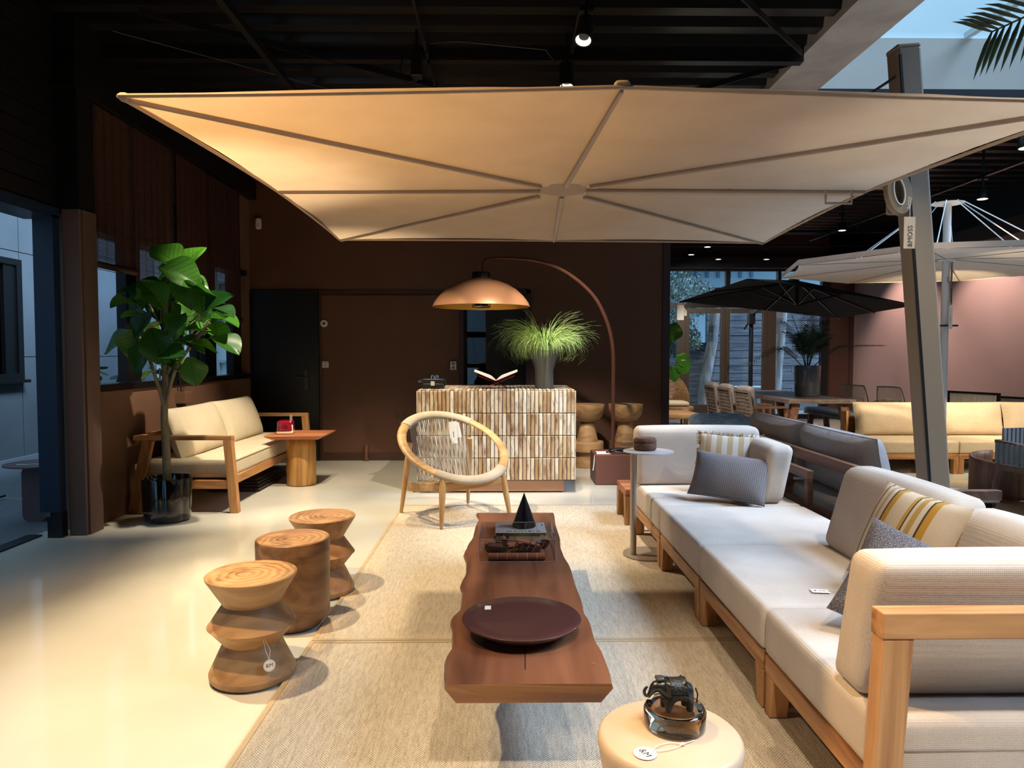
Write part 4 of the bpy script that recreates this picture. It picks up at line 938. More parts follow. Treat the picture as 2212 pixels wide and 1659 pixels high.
# grass plant in flared pot
t = thing('potted_grass', 'arching green grass plant in a flared dark grey pot on the counter', 'plant', (.425, 7.36, 1.047)); POTG = M('pot_olive_grey', '#4b4c47', .55, c2='#454640', ns=4)
obj('pot', MB().lathe([(.001, 0), (.092, 0), (.096, .01), (.096, .19), (.150, .37), (.154, .395), (.145, .395), (.135, .36), (.001, .34)], 48), POTG, t, smooth=True, sharp=50)
obj('soil', MB().lathe([(.13, .355), (.13, .36)], 24), M('soil', '#2a2119', .95), t)
GRASS = M('grass_blade', '#b3c47a', .55, c2='#5d8a38', ns=22, detail=2); 
rnd = random.Random(11); m = MB()
for i in range(1150):
    a = rnd.uniform(0, 2 * pi); r0 = rnd.uniform(0, .11); L_ = rnd.uniform(.28, .62) * (1.0 if abs(cos(a)) > .4 else .8); lean = rnd.uniform(.25, 1.25); droop = rnd.uniform(.25, 1.1)
    p = Vector((r0 * cos(a), r0 * sin(a), .36)); pts = [p.copy()]; el = pi / 2 - lean * .55; az = a + rnd.gauss(0, .25)
    for k in range(6):
        p = p + Vector((cos(az) * cos(el), sin(az) * cos(el), sin(el))) * L_ / 6; pts.append(p.copy()); el -= droop * .46 * (1 + k * .25)
    w0 = rnd.uniform(.0020, .0036); sdv = Vector((-sin(az), cos(az), 0)); vs = []
    for k, q in enumerate(pts):
        ww = w0 * (1 - k / 6.3); vs += [q - sdv * ww, q + sdv * ww + Vector((0, 0, .0006))]
    m.add(vs, [(2 * k, 2 * k + 1, 2 * k + 3, 2 * k + 2) for k in range(6)])
stuff(obj('grass_blades', m, GRASS, t))
# items in the office seen through the doorway
t = thing('office_desk', 'white office desk seen through the doorway', 'desk', (-.3, 11.3, 0)); obj('desktop', MB().box(-.9, .6, -.35, .35, .84, .88), M('desk_white', '#b9c6cf', .5), t)
for a in (-.85, .55): obj('leg', MB().box(a, a + .05, -.3, .3, 0, .84), M('desk_white', '#b9c6cf', .5), t)
GRN = M('green_glaze', '#5f8f5c', .25)
t = thing('green_vase', 'round green bottle vase with a single stem on the office desk', 'vase', (-.385, 11.15, .88)); obj('vase', MB().lathe([(.001, 0), (.04, 0), (.075, .06), (.07, .1), (.03, .15), (.022, .28), (.026, .29), (.018, .29), (.012, .15), (.001, .02)], 24), GRN, t, smooth=True)
obj('stem', MB().tube([(0, 0, .2), (-.03, 0, .4), (-.09, 0, .7), (-.12, 0, .95)], .003, 5), GRASS, t)
t = thing('green_vase', 'tall slim green vase behind the monitor in the office', 'vase', (-.245, 11.45, .88)); obj('vase', MB().lathe([(.001, 0), (.05, 0), (.05, .25), (.02, .4), (.02, .46), (.001, .46)], 20), GRN, t, smooth=True); obj('stem', MB().tube([(0, 0, .4), (.0, 0, .8), (.03, 0, 1.1)], .003, 5), GRASS, t)
m = MB()
for k in range(26): a = -1.2 + k * .1; m.beam((.03, 0, 1.06), (.03 + .14 * sin(a), .02 * cos(k), 1.08 + .2 * cos(a)), .004, .002)
stuff(obj('grass_head', m, GRASS, t))
t = thing('monitor', 'dark computer monitor seen edge on in the office', 'monitor', (-.27, 11.05, .88), radians(65)); obj('screen', MB().box(-.2, .2, -.02, .02, .08, .38), KB, t, bev=.005); obj('stand', MB().box(-.03, .03, -.02, .06, 0, .14), KB, t)
t = thing('eyeglasses_case', 'small dark box on the office desk behind the counter', 'box', (-.49, 11.1, .88)); obj('body', MB().box(-.05, .05, -.04, .04, 0, .045), KB, t, bev=.008)
# ------------------------------------------------------------------ arc lamp
COP = M('copper_brown_metal', '#6d4334', .35, metal=.55); SHD = M('shade_copper', '#b8835f', .42, metal=.45)
t = thing('arc_floor_lamp', 'large arc lamp with copper dome shade reaching over the counter', 'floor lamp', (1.22, 7.76, 0)); AL = t
b = obj('base', MB().box(.985, 1.48, 7.53, 7.99, .006, .32), M('base_brown', '#6b4238', .5), t, W=True, bev=.005)
obj('base_top', MB().box(.99, 1.475, 7.535, 7.985, .3195, .323), M('base_brown_top', '#7c4a3b', .35), t, W=True)
def PT(px, py, D_): return Vector(((px - 1087) / 1534 * D_, D_, 1.4 - (py - 765) / 1534 * D_))
pp = [PT(1326, 968, 7.76)] + [Vector((1.205, 7.76, z)) for z in (.6, .9, 1.15, 1.3)]
cur = [(1.197, 1.47), (1.165, 1.65), (1.105, 1.82), (1.02, 1.985), (.91, 2.115), (.78, 2.225), (.64, 2.315), (.49, 2.378), (.34, 2.416), (.18, 2.433), (.02, 2.440), (-.10, 2.438), (-.175, 2.428), (-.215, 2.395), (-.222, 2.34), (-.222, 2.25)]
pts = [Vector((1.205, 7.76, .32))] + pp[1:] + [Vector((x, 7.76 - .0 * i, z)) for i, (x, z) in enumerate(cur)]
def smoothpath(P, n=4):
    out = []
    for i in range(len(P) - 1):
        p0, p1, p2, p3 = P[max(i - 1, 0)], P[i], P[i + 1], P[min(i + 2, len(P) - 1)]
        for k in range(n):
            t_ = k / n; out.append(.5 * ((2 * p1) + (p2 - p0) * t_ + (2 * p0 - 5 * p1 + 4 * p2 - p3) * t_ * t_ + (3 * p1 - p0 - 3 * p2 + p3) * t_ ** 3))
    return out + [P[-1]]
sp = smoothpath(pts); nn = len(sp)
obj('pole', MB().tube(sp, [.021 - .007 * max(0, (k / nn - .35)) / .65 for k in range(nn)], 14), COP, t, W=True, smooth=True)
obj('pole_collar', MB().cyl((1.205, 7.76, .32), (1.205, 7.76, .335), .04), COP, t, W=True)
sx, sy, sz = -.235, 7.66, 1.905
sh = obj('shade', MB().lathe([(.518, 0), (.522, .003), (.505, .045), (.455, .115), (.38, .185), (.29, .24), (.2, .275), (.125, .292), (.105, .31), (.103, .31), (.12, .286), (.2, .268), (.29, .233), (.375, .178), (.449, .108), (.498, .04), (.515, 0)], 72, (sx, sy, sz), cap=False), [SHD, M('shade_gold', '#c8953a', .4, metal=.5)], t, W=True, smooth=True, sharp=60)
for p in sh.data.polygons:
    if min(sh.data.vertices[v].index // 72 for v in p.vertices) >= 9: p.material_index = 1
obj('neck', MB().lathe([(.10, .292), (.098, .36), (.09, .372), (.001, .374)], 36, (sx, sy, sz)), M('neck_dark', '#2c1a16', .4), t, W=True, smooth=True, sharp=40)
h = obj('heater_cage', MB().lathe([(.09, .0), (.10, .01), (.10, .014), (.09, .014)], 32, (sx, sy, sz - .005)).lathe([(.095, .045), (.10, .05), (.10, .054), (.09, .054)], 32, (sx, sy, sz - .005)), STEEL, t, W=True)
for k in range(12):
    a = k * pi / 6; obj('cage_bar', MB().box(sx + .097 * cos(a) - .003, sx + .097 * cos(a) + .003, sy + .097 * sin(a) - .003, sy + .097 * sin(a) + .003, sz, sz + .20), STEEL, h, W=True)
obj('heater', MB().cyl((sx, sy, sz + .01), (sx, sy, sz + .28), .075, n=28), BLACKM, t, W=True)
cc = smoothpath([Vector(p) for p in ((1.12, 7.66, .335), (1.18, 7.60, .36), (1.30, 7.66, .35), (1.40, 7.60, .335), (1.36, 7.56, .335), (1.2, 7.58, .35), (1.15, 7.68, .36), (1.28, 7.72, .37), (1.42, 7.66, .34), (1.40, 7.60, .33), (1.25, 7.63, .37), (1.14, 7.62, .34))])
obj('power_cable', MB().tube(cc, .0085, 7), BLACKM, AL, W=True, smooth=True)
t = tag(obj('white_cloth', MB().box(1.02, 1.16, 7.60, 7.80, .3235, .328).tube([(1.02, 7.62, .326), (.985, 7.6, .31), (.975, 7.59, .2), (.965, 7.58, .15)], .006, 6), PAPER), 'white card with strings lying on the lamp base', 'card')
# ------------------------------------------------------------------ two mushroom stools by the wall
for x, s_, lb in ((1.045, STOOLW, 'left of the lamp pole, beside the tiled counter'), (1.52, STOOLD, 'behind the lamp pole, beside the sofa')):
    t = thing('pedestal_stool', 'mushroom shaped wooden stool ' + lb, 'stool', (x, 8.78, 0), group='carved pedestal stools by the back wall')
    k = 1.0
    obj('bowl_top', MB().lathe([(.08, .565), (.14, .585), (.19, .645), (.212, .72), (.214, .775), (.21, .782), (.001, .782)], 48), STOOLW, t, smooth=True, sharp=35)
    obj('neck', MB().lathe([(.135, .32), (.085, .56), (.08, .57)], 40), STOOLW, t, smooth=True)
    obj('disc_foot', MB().lathe([(.185, .20), (.200, .205), (.202, .22), (.202, .31), (.196, .322), (.001, .322)], 48), s_, t, smooth=True, sharp=35)
    obj('lower_drum', MB().lathe([(.17, .0), (.176, .01), (.178, .13), (.150, .14), (.150, .20), (.001, .2)], 48), STOOLW, t, smooth=True, sharp=35)
# ------------------------------------------------------------------ sofa by the left wall
t = thing('teak_sofa', 'teak sofa with cream cushions along the left wall', 'sofa', (-2.85, 7.45, 0)); LS = t
X0, X1, Y0, Y1 = -3.22, -2.40, 6.26, 8.68
for yy, nm in ((Y0, 'near'), (Y1, 'far')):
    obj('arm', MB().box(X0 - .02, X1 + .02, yy - .035, yy + .035, .645, .685), TEAK, t, W=True, bev=.004)
    obj('leg', MB().beam((X1 - .02, yy, .645), (X1 + .03, yy - .0, 0), .07, .075, up=(1, 0, 0)), TEAKZ, t, W=True, bev=.004)
    obj('leg', MB().beam((X0 + .10, yy, .645), (X0 - .04, yy, 0), .055, .09, up=(1, 0, 0)), TEAKZ, t, W=True, bev=.004)
    obj('side_rail', MB().box(X0 + .06, X1 - .02, yy - .025, yy + .025, .215, .29), TEAK, t, W=True, bev=.004)
obj('front_rail', MB().box(X1 - .055, X1 - .02, Y0 + .02, Y1 - .02, .225, .305), TEAKY, t, W=True, bev=.004)
obj('back_rail', MB().box(X0 - .02, X0 + .03, Y0, Y1, .60, .685), TEAKY, t, W=True, bev=.004)
obj('seat_board', MB().box(X0 + .08, X1 - .05, Y0 + .03, Y1 - .03, .26, .28), TEAKY, t, W=True)
obj('seat_cushion', MB().soft(.78, 2.30, .16, r=.035, puff=.012, n=10).xf(lambda p: p + Vector((-2.82, 7.47, .375))), CUSHW, t, W=True, smooth=True, sharp=80)
obj('piping', MB().tube([(-2.425, 6.34, .445), (-2.425, 8.60, .445)], .004, 5), CUSHW, t, W=True)
def pillow(w, h, th, n=18, pinch=.07, seed=1, amp=.006, e=.42):
    m = MB(); rnd_ = Vector((seed * 3.1, seed * 1.7, 0))
    def f(s_):
        def g(a, b):
            u, v = a * 2 - 1, b * 2 - 1
            u = math.copysign(abs(u) ** .8, u); v = math.copysign(abs(v) ** .8, v)
            x = w / 2 * u * (1 - pinch * (1 - v * v)); y = h / 2 * v * (1 - pinch * (1 - u * u))
            z = th / 2 * (max(0, (1 - u * u)) * max(0, (1 - v * v))) ** e
            nz = noise.noise(Vector((x * 7, y * 7, s_)) + rnd_) * amp * (1 if abs(u) < .98 and abs(v) < .98 else 0)
            return (x, y, s_ * (z + nz))
        return g
    m.grid(f(1), n, n); m.grid(f(-1), n, n, True); return m
def throw(name, label, cat, loc, rot, w, h, th, mt, seed=1, pinch=.07, group=None, piping=None, parent_thing=None, amp=.006, e=.42):
    t = thing(name, label, cat, loc, rot, group)
    obj('cover', pillow(w, h, th, seed=seed, pinch=pinch, amp=amp, e=e), mt, t, smooth=True, sharp=120)
    def rim():
        P = []
        for a in range(0, 40):
            q = a / 10; s_ = int(q); f_ = (q - s_) * 2 - 1
            u, v = ((f_, -1), (1, f_), (-f_, 1), (-1, -f_))[s_]
            P.append((w / 2 * u * (1 - pinch * (1 - v * v)), h / 2 * v * (1 - pinch * (1 - u * u)), 0))
        return P
    if piping: obj('seam', MB().tube(rim(), .003, 5, close=True), piping, t, smooth=True)
    return t, rim()
# back cushions of the left sofa (x axis of the pillow = along the wall)
def backrot(tiltdeg, z=90): return Matrix.Rotation(radians(z), 4, 'Z') @ Matrix.Rotation(radians(90 - tiltdeg), 4, 'X')
for yy, lb in ((6.95, 'near loose cream back cushion on the left wall sofa'), (8.00, 'far loose cream back cushion on the left wall sofa')):
    E_ = backrot(20).to_euler(); throw('back_cushion', lb, 'cushion', (-2.985, yy, .665), tuple(E_), 1.06, .50, .26, CUSHW, seed=int(yy * 10), pinch=.035, group='loose cream back cushions on the left wall sofa', piping=CUSHW, e=.3)
t = thing('wicker_mat', 'dark stack of folded woven mats under the left wall sofa', 'mat', (-2.75, 7.7, 0))
for k in range(4): obj('mat', MB().box(-.27 + .03 * k, .27 - .02 * k, -.5 + .04 * k, .5 - .03 * k, .012 + k * .026, .034 + k * .026), M('dark_wicker', '#4a382e', .8, c2='#33261f', ns=40, bump=.8, bs=80), t, bev=.008)
# teak pedestal side table and ornament
t = thing('pedestal_side_table', 'teak pedestal side table with square top beside the left wall sofa', 'table', (-2.17, 7.62, 0))
obj('pedestal', MB().lathe([(.150, .006), (.155, .012), (.155, .42), (.145, .47), (.12, .50), (.09, .51)], 56), wood('pedestal_wood', '#c99b58', '#b2813f', '#946231', axis=2, scale=1.0, rough=.45), t, smooth=True, sharp=50)
obj('tabletop', MB().hexa([(-.24, -.24, .51), (.24, -.24, .51), (.24, .24, .51), (-.24, .24, .51), (-.305, -.29, .545), (.305, -.29, .545), (.305, .29, .545), (-.305, .29, .545)]), TEAKR, t, bev=.003)
obj('tabletop_edge', MB().box(-.305, .305, -.29, .29, .545, .555), TEAKR, t, bev=.003)
t = thing('red_ornament', 'red glazed cube shaped ornament on the pedestal side table', 'ornament', (-2.31, 7.55, .5555), .12)
obj('base', MB().soft(.165, .165, .03, r=.012, puff=0, n=2).xf(lambda p: p + Vector((0, 0, .015))), M('ornament_base', '#c9a58c', .4), t, smooth=True)
RG = M('red_glaze', '#8e1226', .18, c2='#54101a', ns=20, bump=.4, bs=30, coat=.5)
obj('body', MB().soft(.16, .16, .115, r=.02, puff=.004, n=4).xf(lambda p: Vector((p.x * (1 - p.z * .7), p.y * (1 - p.z * .7), p.z + .085))), RG, t, smooth=True)
obj('string', MB().tube([(.05, 0, .13), (.045, 0, .18), (.055, 0, .20), (.062, 0, .18), (.065, -.02, .10)], .0025, 5), PAPER, t); obj('tag', MB().box(.06, .085, -.075, -.072, .02, .10), PAPER, t)
# ------------------------------------------------------------------ fiddle leaf plant
t = thing('fiddle_leaf_plant', 'tall fiddle leaf plant in a glossy black lobed pot by the left window', 'plant', (-2.83, 5.98, 0)); FP = t
lobes = lambda a, z: 1 + .085 * abs(cos(a * 3.5)) ** .6 - .04
obj('pot', MB().lathe([(.155, .004), (.175, .02), (.185, .10), (.19, .36), (.186, .366), (.176, .36), (.17, .30), (.001, .30)], 98, fr=lobes), M('black_glaze', '#07080c', .12, coat=.6), t, smooth=True, sharp=70)
obj('soil', MB().lathe([(.165, .31), (.165, .315)], 24), M('soil_b', '#1c1712', .95), t)
TR = M('fiddle_bark', '#7d745c', .85, c2='#5a523f', ns=20, stretch=(1, 1, .15), bump=.9, bs=40, bstretch=(1, 1, .25), bdist=.01)
def TP(px, py, D_=5.95): return Vector(((px - 1087) / 1534 * D_, D_, 1.4 - (py - 765) / 1534 * D_))
obj('trunk', MB().tube(smoothpath([Vector((-2.83, 5.98, .3)), Vector((-2.835, 5.98, .6)), Vector((-2.845, 5.98, .88)), Vector((-2.83, 5.98, 1.15)), Vector((-2.84, 5.97, 1.5)), Vector((-2.80, 5.97, 1.85)), Vector((-2.75, 5.97, 2.1))]), [.036 - .022 * k / 24 for k in range(25)], 10), TR, t, W=True, smooth=True)
for P, r in (([(-2.84, 5.97, .95), (-2.87, 5.93, 1.15), (-2.94, 5.9, 1.42), (-3.02, 5.88, 1.6)], .014), ([(-2.84, 5.98, .92), (-2.78, 5.95, 1.12), (-2.70, 5.92, 1.3), (-2.55, 5.9, 1.5), (-2.42, 5.9, 1.66)], .014), ([(-2.83, 5.97, 1.2), (-2.72, 6.0, 1.42), (-2.6, 6.0, 1.6), (-2.5, 6.0, 1.85)], .010), ([(-2.83, 5.97, 1.6), (-2.93, 5.95, 1.8), (-3.0, 5.95, 1.95)], .009)):
    obj('branch', MB().tube(smoothpath([Vector(p) for p in P]), r, 7), TR, t, W=True, smooth=True)
def leafmat():
    m, nt, b = newmat('fiddle_leaf'); N = nt.nodes; L = nt.links; b.inputs['Roughness'].default_value = .34
    t = N.new('ShaderNodeTexCoord'); s = N.new('ShaderNodeSeparateXYZ'); L.new(t.outputs['Object'], s.inputs[0])
    def mth(op, a, bb=None, val=None):
        q = N.new('ShaderNodeMath'); q.operation = op; L.new(a, q.inputs[0])
        if bb is not None: L.new(bb, q.inputs[1])
        if val is not None: q.inputs[1].default_value = val
        return q.outputs[0]
    ax = mth('ABSOLUTE', s.outputs[0]); mid = mth('LESS_THAN', ax, val=.0016)
    v = mth('SUBTRACT', mth('MULTIPLY', s.outputs[1], val=34), mth('MULTIPLY', ax, val=26)); fr = mth('ABSOLUTE', mth('SUBTRACT', mth('FRACT', v), val=.5)); vn = mth('LESS_THAN', fr, val=.035)
    k = mth('MAXIMUM', mid, vn)
    oi = N.new('ShaderNodeObjectInfo'); r = N.new('ShaderNodeValToRGB'); r.color_ramp.elements[0].color = lin('#1d4a1c'); r.color_ramp.elements[1].color = lin('#4f8a28'); L.new(oi.outputs['Random'], r.inputs['Fac'])
    mx = N.new('ShaderNodeMixRGB'); L.new(k, mx.inputs[0]); L.new(r.outputs['Color'], mx.inputs[1]); mx.inputs[2].default_value = lin('#12330f')
    L.new(mx.outputs[0], b.inputs['Base Color'])
    tr = N.new('ShaderNodeBsdfTranslucent'); L.new(mx.outputs[0], tr.inputs['Color']); ms = N.new('ShaderNodeMixShader'); ms.inputs[0].default_value = .35; L.new(b.outputs[0], ms.inputs[1]); L.new(tr.outputs[0], ms.inputs[2]); L.new(ms.outputs[0], N['Material Output'].inputs['Surface'])
    return m
LEAF = leafmat()
def leaf_mesh(L_, W_, cup, bend, seed):
    rnd = random.Random(seed); m = MB(); nu, nv = 12, 12; ph_ = rnd.uniform(0, 6)
    def g(a, b):
        v = b; u = a * 2 - 1
        wd = W_ / 2 * (sin(pi * min(1, v * .97 + .03)) ** .62) * (.80 + .35 * sin(pi * v * .9) ** 2) * (1 if v < .93 else max(.0, (1 - v) / .07) ** .6)
        if v > .999: wd = .0
        x = u * wd; y = v * L_; z = cup * abs(u) ** 1.3 * wd - bend * v * v * L_ + .007 * sin(9 * v + 3 * u + ph_) * abs(u)
        return (x, y, z)
    return m.grid(g, nu, nv)
LM = [leaf_mesh(.235, .19, .35, .15, 1).build('leaf'), leaf_mesh(.22, .165, .2, .4, 2).build('leaf'), leaf_mesh(.255, .20, .5, .25, 3).build('leaf')]
for q in LM:
    q.materials.append(LEAF)
    for p in q.polygons: p.use_smooth = True
# position (px, py) of the leaf centre, direction the tip points on the picture plane (deg, 0 right, 90 up), tilt towards viewer, size
leaves = [(372, 556, 140, 50, 1.15), (410, 560, 60, 55, 1.15), (392, 592, -20, 60, 1.2), (370, 600, 200, 40, 1.0), (425, 610, -15, 55, 1.0), (405, 620, -60, 50, 1.1), (350, 618, 170, 30, .9),
          (290, 624, 178, 15, 1.1), (330, 632, 160, 50, 1.15), (312, 655, 215, 65, 1.15), (355, 660, -75, 65, 1.15), (340, 640, 120, 45, 1.0), (392, 645, 0, 30, .8), (400, 672, -40, 60, .9), (425, 625, -5, 15, 1.0), (445, 628, -12, 10, .8),
          (440, 655, 100, 60, .85), (470, 656, 40, 55, .9), (487, 672, -15, 35, .8), (445, 690, -95, 45, 1.0), (488, 690, -5, 20, .9), (420, 695, 190, 40, .85), (385, 695, -30, 60, .9), (350, 700, 190, 35, .85), (312, 705, 60, 55, .95),
          (262, 730, 195, 50, 1.25), (300, 742, -110, 60, 1.1), (345, 745, -65, 62, 1.2), (302, 770, -130, 55, 1.1), (325, 722, 150, 45, 1.0), (372, 765, 10, 50, .95), (395, 780, -10, 30, .85), (365, 788, -5, 25, .8), (420, 800, -75, 50, .95), (385, 705, 80, 55, .9),
          (465, 720, -20, 35, 1.15), (490, 740, -25, 35, 1.1), (440, 738, 0, 30, .95), (410, 742, -10, 35, .9), (430, 712, 170, 35, .9), (330, 800, 185, 20, .7), (455, 700, 40, 45, 1.0), (300, 680, 180, 20, .9), (370, 640, -90, 60, .9), (280, 655, 175, 10, .8)]
rnd = random.Random(21)
for i, (px, py, ang, tl, s_) in enumerate(leaves):
    Dp = 5.95 + rnd.uniform(-.22, .22) - (.12 if tl > 50 else 0); c0 = TP(px, py, Dp)
    a = radians(ang); d = Vector((cos(a), 0, sin(a))); toward = Vector((.15, -1, .25)).normalized()
    nrm = (toward * sin(radians(tl)) + Vector((-d.z * .3, .3, 1)).normalized() * cos(radians(tl))).normalized()
    if nrm.cross(d).length < .2: nrm = (nrm + Vector((.3, -.5, 0))).normalized()
    yv = (d + Vector((0, rnd.uniform(-.35, .15), 0))).normalized(); xv = yv.cross(nrm).normalized(); zv = xv.cross(yv).normalized()
    R = Matrix((xv, yv, zv)).transposed().to_4x4()
    o = D.objects.new('leaf', LM[i % 3]); col.objects.link(o); o.parent = FP
    o.matrix_local = Matrix.Translation(c0 - FP.location - yv * .125 * s_) @ R @ Matrix.Scale(s_ * 1.14, 4)
    # petiole
    base = c0 - yv * .11 * s_; tk = Vector((-2.83 + (px - 350) / 1534 * 5.95 * .55, 5.96, base.z - .10))
    obj('petiole', MB().tube([tk, tk.lerp(base, .6) + Vector((0, 0, .02)), base], .0032, 5), TR, FP, W=True)
# ------------------------------------------------------------------ big cantilever parasol
t = thing('cantilever_parasol', 'large beige square cantilever parasol over the slab table', 'parasol', (2.27, 3.6, 0)); CP = t
V = lambda *p: Vector(p)
NL, NM_, NR, RMp, FRp, FMp, FLp, LMp = V(-1.193, 2.252, 2.2), V(.381, 2.295, 2.25), V(1.93, 2.27, 2.2), V(1.83, 3.60, 2.22), V(1.879, 5.133, 2.2), V(.358, 5.05, 2.2), V(-1.147, 5.025, 2.2), V(-1.139, 3.619, 2.22)
HB = V(.307, 3.70, 2.245); ring_ = [NL, NM_, NR, RMp, FRp, FMp, FLp, LMp]
for i in range(8):
    A, B = ring_[i], ring_[(i + 1) % 8]
    def g(a, b, A=A, B=B):
        p = HB.lerp(A.lerp(B, a), b)
        mid = (A + B) / 2; cin = (HB - mid).normalized()
        p = p + cin * .012 * 4 * a * (1 - a) * b * b + V(0, 0, .028 * 4 * a * (1 - a) * sin(pi * min(1, b * .85)))
        return p + V(0, 0, .002 * noise.noise(p * 9))
    obj('canopy_panel', MB().grid(g, 14, 14), CANVAS, t, W=True, smooth=True, sharp=180)
    def e(a, A=A, B=B):
        p = A.lerp(B, a); mid = (A + B) / 2; cin = (HB - mid).normalized(); return p + cin * .012 * 4 * a * (1 - a)
    obj('hem', MB().tube([e(k / 10) for k in range(11)], .007, 6), CANVAS, t, W=True, smooth=True)
for i, A in enumerate(ring_):
    m = MB(); w0 = .05 if i == 3 else .026
    m.beam(HB.lerp(A, .08) - V(0, 0, .008), HB.lerp(A, .993) - V(0, 0, .008), w0, .016, w1=w0 if i == 3 else .012)
    obj('rib', m, CANVASS, t, W=True, bev=.003, seg=1)
obj('hub', MB().lathe([(.001, -.022), (.05, -.02), (.10, -.010), (.13, .003), (.001, .01)], 36, (HB.x, HB.y, HB.z)), CANVAS, t, W=True, smooth=True)
obj('arm', MB().beam(HB + V(.08, 0, .03), V(2.06, 3.6, 2.26), .05, .05), TAUPE, t, W=True, bev=.008)
obj('ridge_cap', MB().soft(.05, .03, .022, r=.010, puff=.003, n=3).xf(lambda p: p + NM_ + V(0, .01, .01)), CANVAS, t, W=True, smooth=True)
obj('corner_cap', MB().soft(.032, .032, .022, r=.010, puff=.002, n=3).xf(lambda p: p + NL + V(.012, .012, 0)), CANVAS, t, W=True, smooth=True)
hd = obj('handle', MB().tube([V(1.605, 3.55, 2.215), V(1.605, 3.55, 2.150), V(1.735, 3.55, 2.150), V(1.735, 3.55, 2.215)], .007, 6), CANVASS, t, W=True)
mb_, mt_ = V(2.275, 3.6, .05), V(2.005, 3.6, 2.92)
def mast(dx, w, d, m, nm, y0=0, z1=1.0):
    a = mb_ + V(dx, y0, 0); b_ = mb_.lerp(mt_, z1) + V(dx, y0, 0); obj(nm, MB().beam(a, b_, w, d, up=(0, 1, 0)), m, t, W=True, bev=.012 if w > .05 else 0)
mast(0, .118, .11, TAUPE, 'mast'); mast(-.050, .012, .012, BLACK, 'track_groove', -.054, .985)
obj('mast_cap', MB().beam(mt_ - V(0, 0, .01), mt_ + V(-.002, 0, .015), .12, .112, up=(0, 1, 0)), TAUPE, t, W=True, bev=.01)
for dy in (-.02, .02): obj('strut', MB().tube([V(1.985, 3.6 + dy, 2.80), V(1.2, 3.62 + dy, 2.29)], .007, 6), STEEL, t, W=True)
# oval grip bracket
def oval(cx_, cz_, a, b, rot, n=28): return [(cx_ + a * cos(k * 2 * pi / n) * cos(rot) - b * sin(k * 2 * pi / n) * sin(rot), cz_ + a * cos(k * 2 * pi / n) * sin(rot) + b * sin(k * 2 * pi / n) * cos(rot)) for k in range(n)]
o1 = oval(1.965, 2.205, .062, .115, .18); o2 = oval(1.962, 2.205, .026, .066, .18)
m = MB(); n = 28; vs = [(x, 3.53, z) for x, z in o1] + [(x, 3.53, z) for x, z in o2] + [(x, 3.57, z) for x, z in o1] + [(x, 3.57, z) for x, z in o2]
m.add(vs, [(i, (i + 1) % n, n + (i + 1) % n, n + i) for i in range(n)] + [(2 * n + i, 3 * n + i, 3 * n + (i + 1) % n, 2 * n + (i + 1) % n) for i in range(n)] + [(i, 2 * n + i, 2 * n + (i + 1) % n, (i + 1) % n) for i in range(n)] + [(n + i, n + (i + 1) % n, 3 * n + (i + 1) % n, 3 * n + i) for i in range(n)])
obj('grip', m, TAUPE, t, W=True, bev=.004, seg=1); obj('grip_rim', MB().tube([(x, 3.528, z) for x, z in o2], .004, 5, close=True), WHITEM, t, W=True)
obj('bracket', MB().box(1.93, 2.07, 3.57, 3.60, 2.10, 2.30), TAUPE, t, W=True, bev=.01)
obj('base_plate', MB().box(2.05, 2.62, 3.25, 3.95, .012, .05), BLACKM, t, W=True, bev=.005)
for a in (2.1, 2.57):
    for b in (3.3, 3.9): obj('caster', MB().cyl((a, b - .02, .012), (a, b + .02, .012), .012, n=10), BLACKM, t, W=True)
t = thing('price_tag', 'long vertical beige tag with shop lettering hanging from the parasol bracket', 'tag', (2.0, 3.50, 2.075))
obj('card', MB().box(-.028, .028, -.001, .001, -.155, 0), M('beige_card', '#b8a891', .7), t)
o = obj('lettering', text_mesh('&MOSS', .034, .0003), INK, t); o.rotation_euler = (pi / 2, -pi / 2, 0); o.location = (0.004, -.0015, -.095)
obj('string', MB().tube([(0, 0, -.006), (.0, 0, .04), (-.015, 0, .045)], .0015, 5).tube([(0, 0, .04), (.004, 0, .09), (-.006, .0, .10), (-.008, 0, .06), (0, 0, .04)], .0015, 5), PAPER, t)
# ------------------------------------------------------------------ modular teak sofa on the right
BRT = wood('brown_teak', '#7d5741', '#684533', '#4c3226', axis=1, rough=.55)
GX0, GX1 = 1.01, 1.95
def slabcush(nm, t, x0, x1, y0, y1, z0, z1, sx=0, sy=0, r=.04, puff=.012, m=CUSH, n=8):
    w_, d_, h_ = x1 - x0, y1 - y0, z1 - z0
    o = obj(nm, MB().soft(w_, d_, h_, r=r, puff=puff, n=n).xf(lambda p: V(p.x + (x0 + x1) / 2 + sx * (p.z + h_ / 2), p.y + (y0 + y1) / 2 + sy * (p.z + h_ / 2), p.z + (z0 + z1) / 2)), m, t, W=True, smooth=True, sharp=80)
    return o
def seam(t, pts, r=.0022, m=None): return obj('seam', MB().tube(pts, r, 5), m or SEAM, t, W=True, smooth=True)
SEAM = fabric('seam_dark', '#94857a', '#8a7b70')
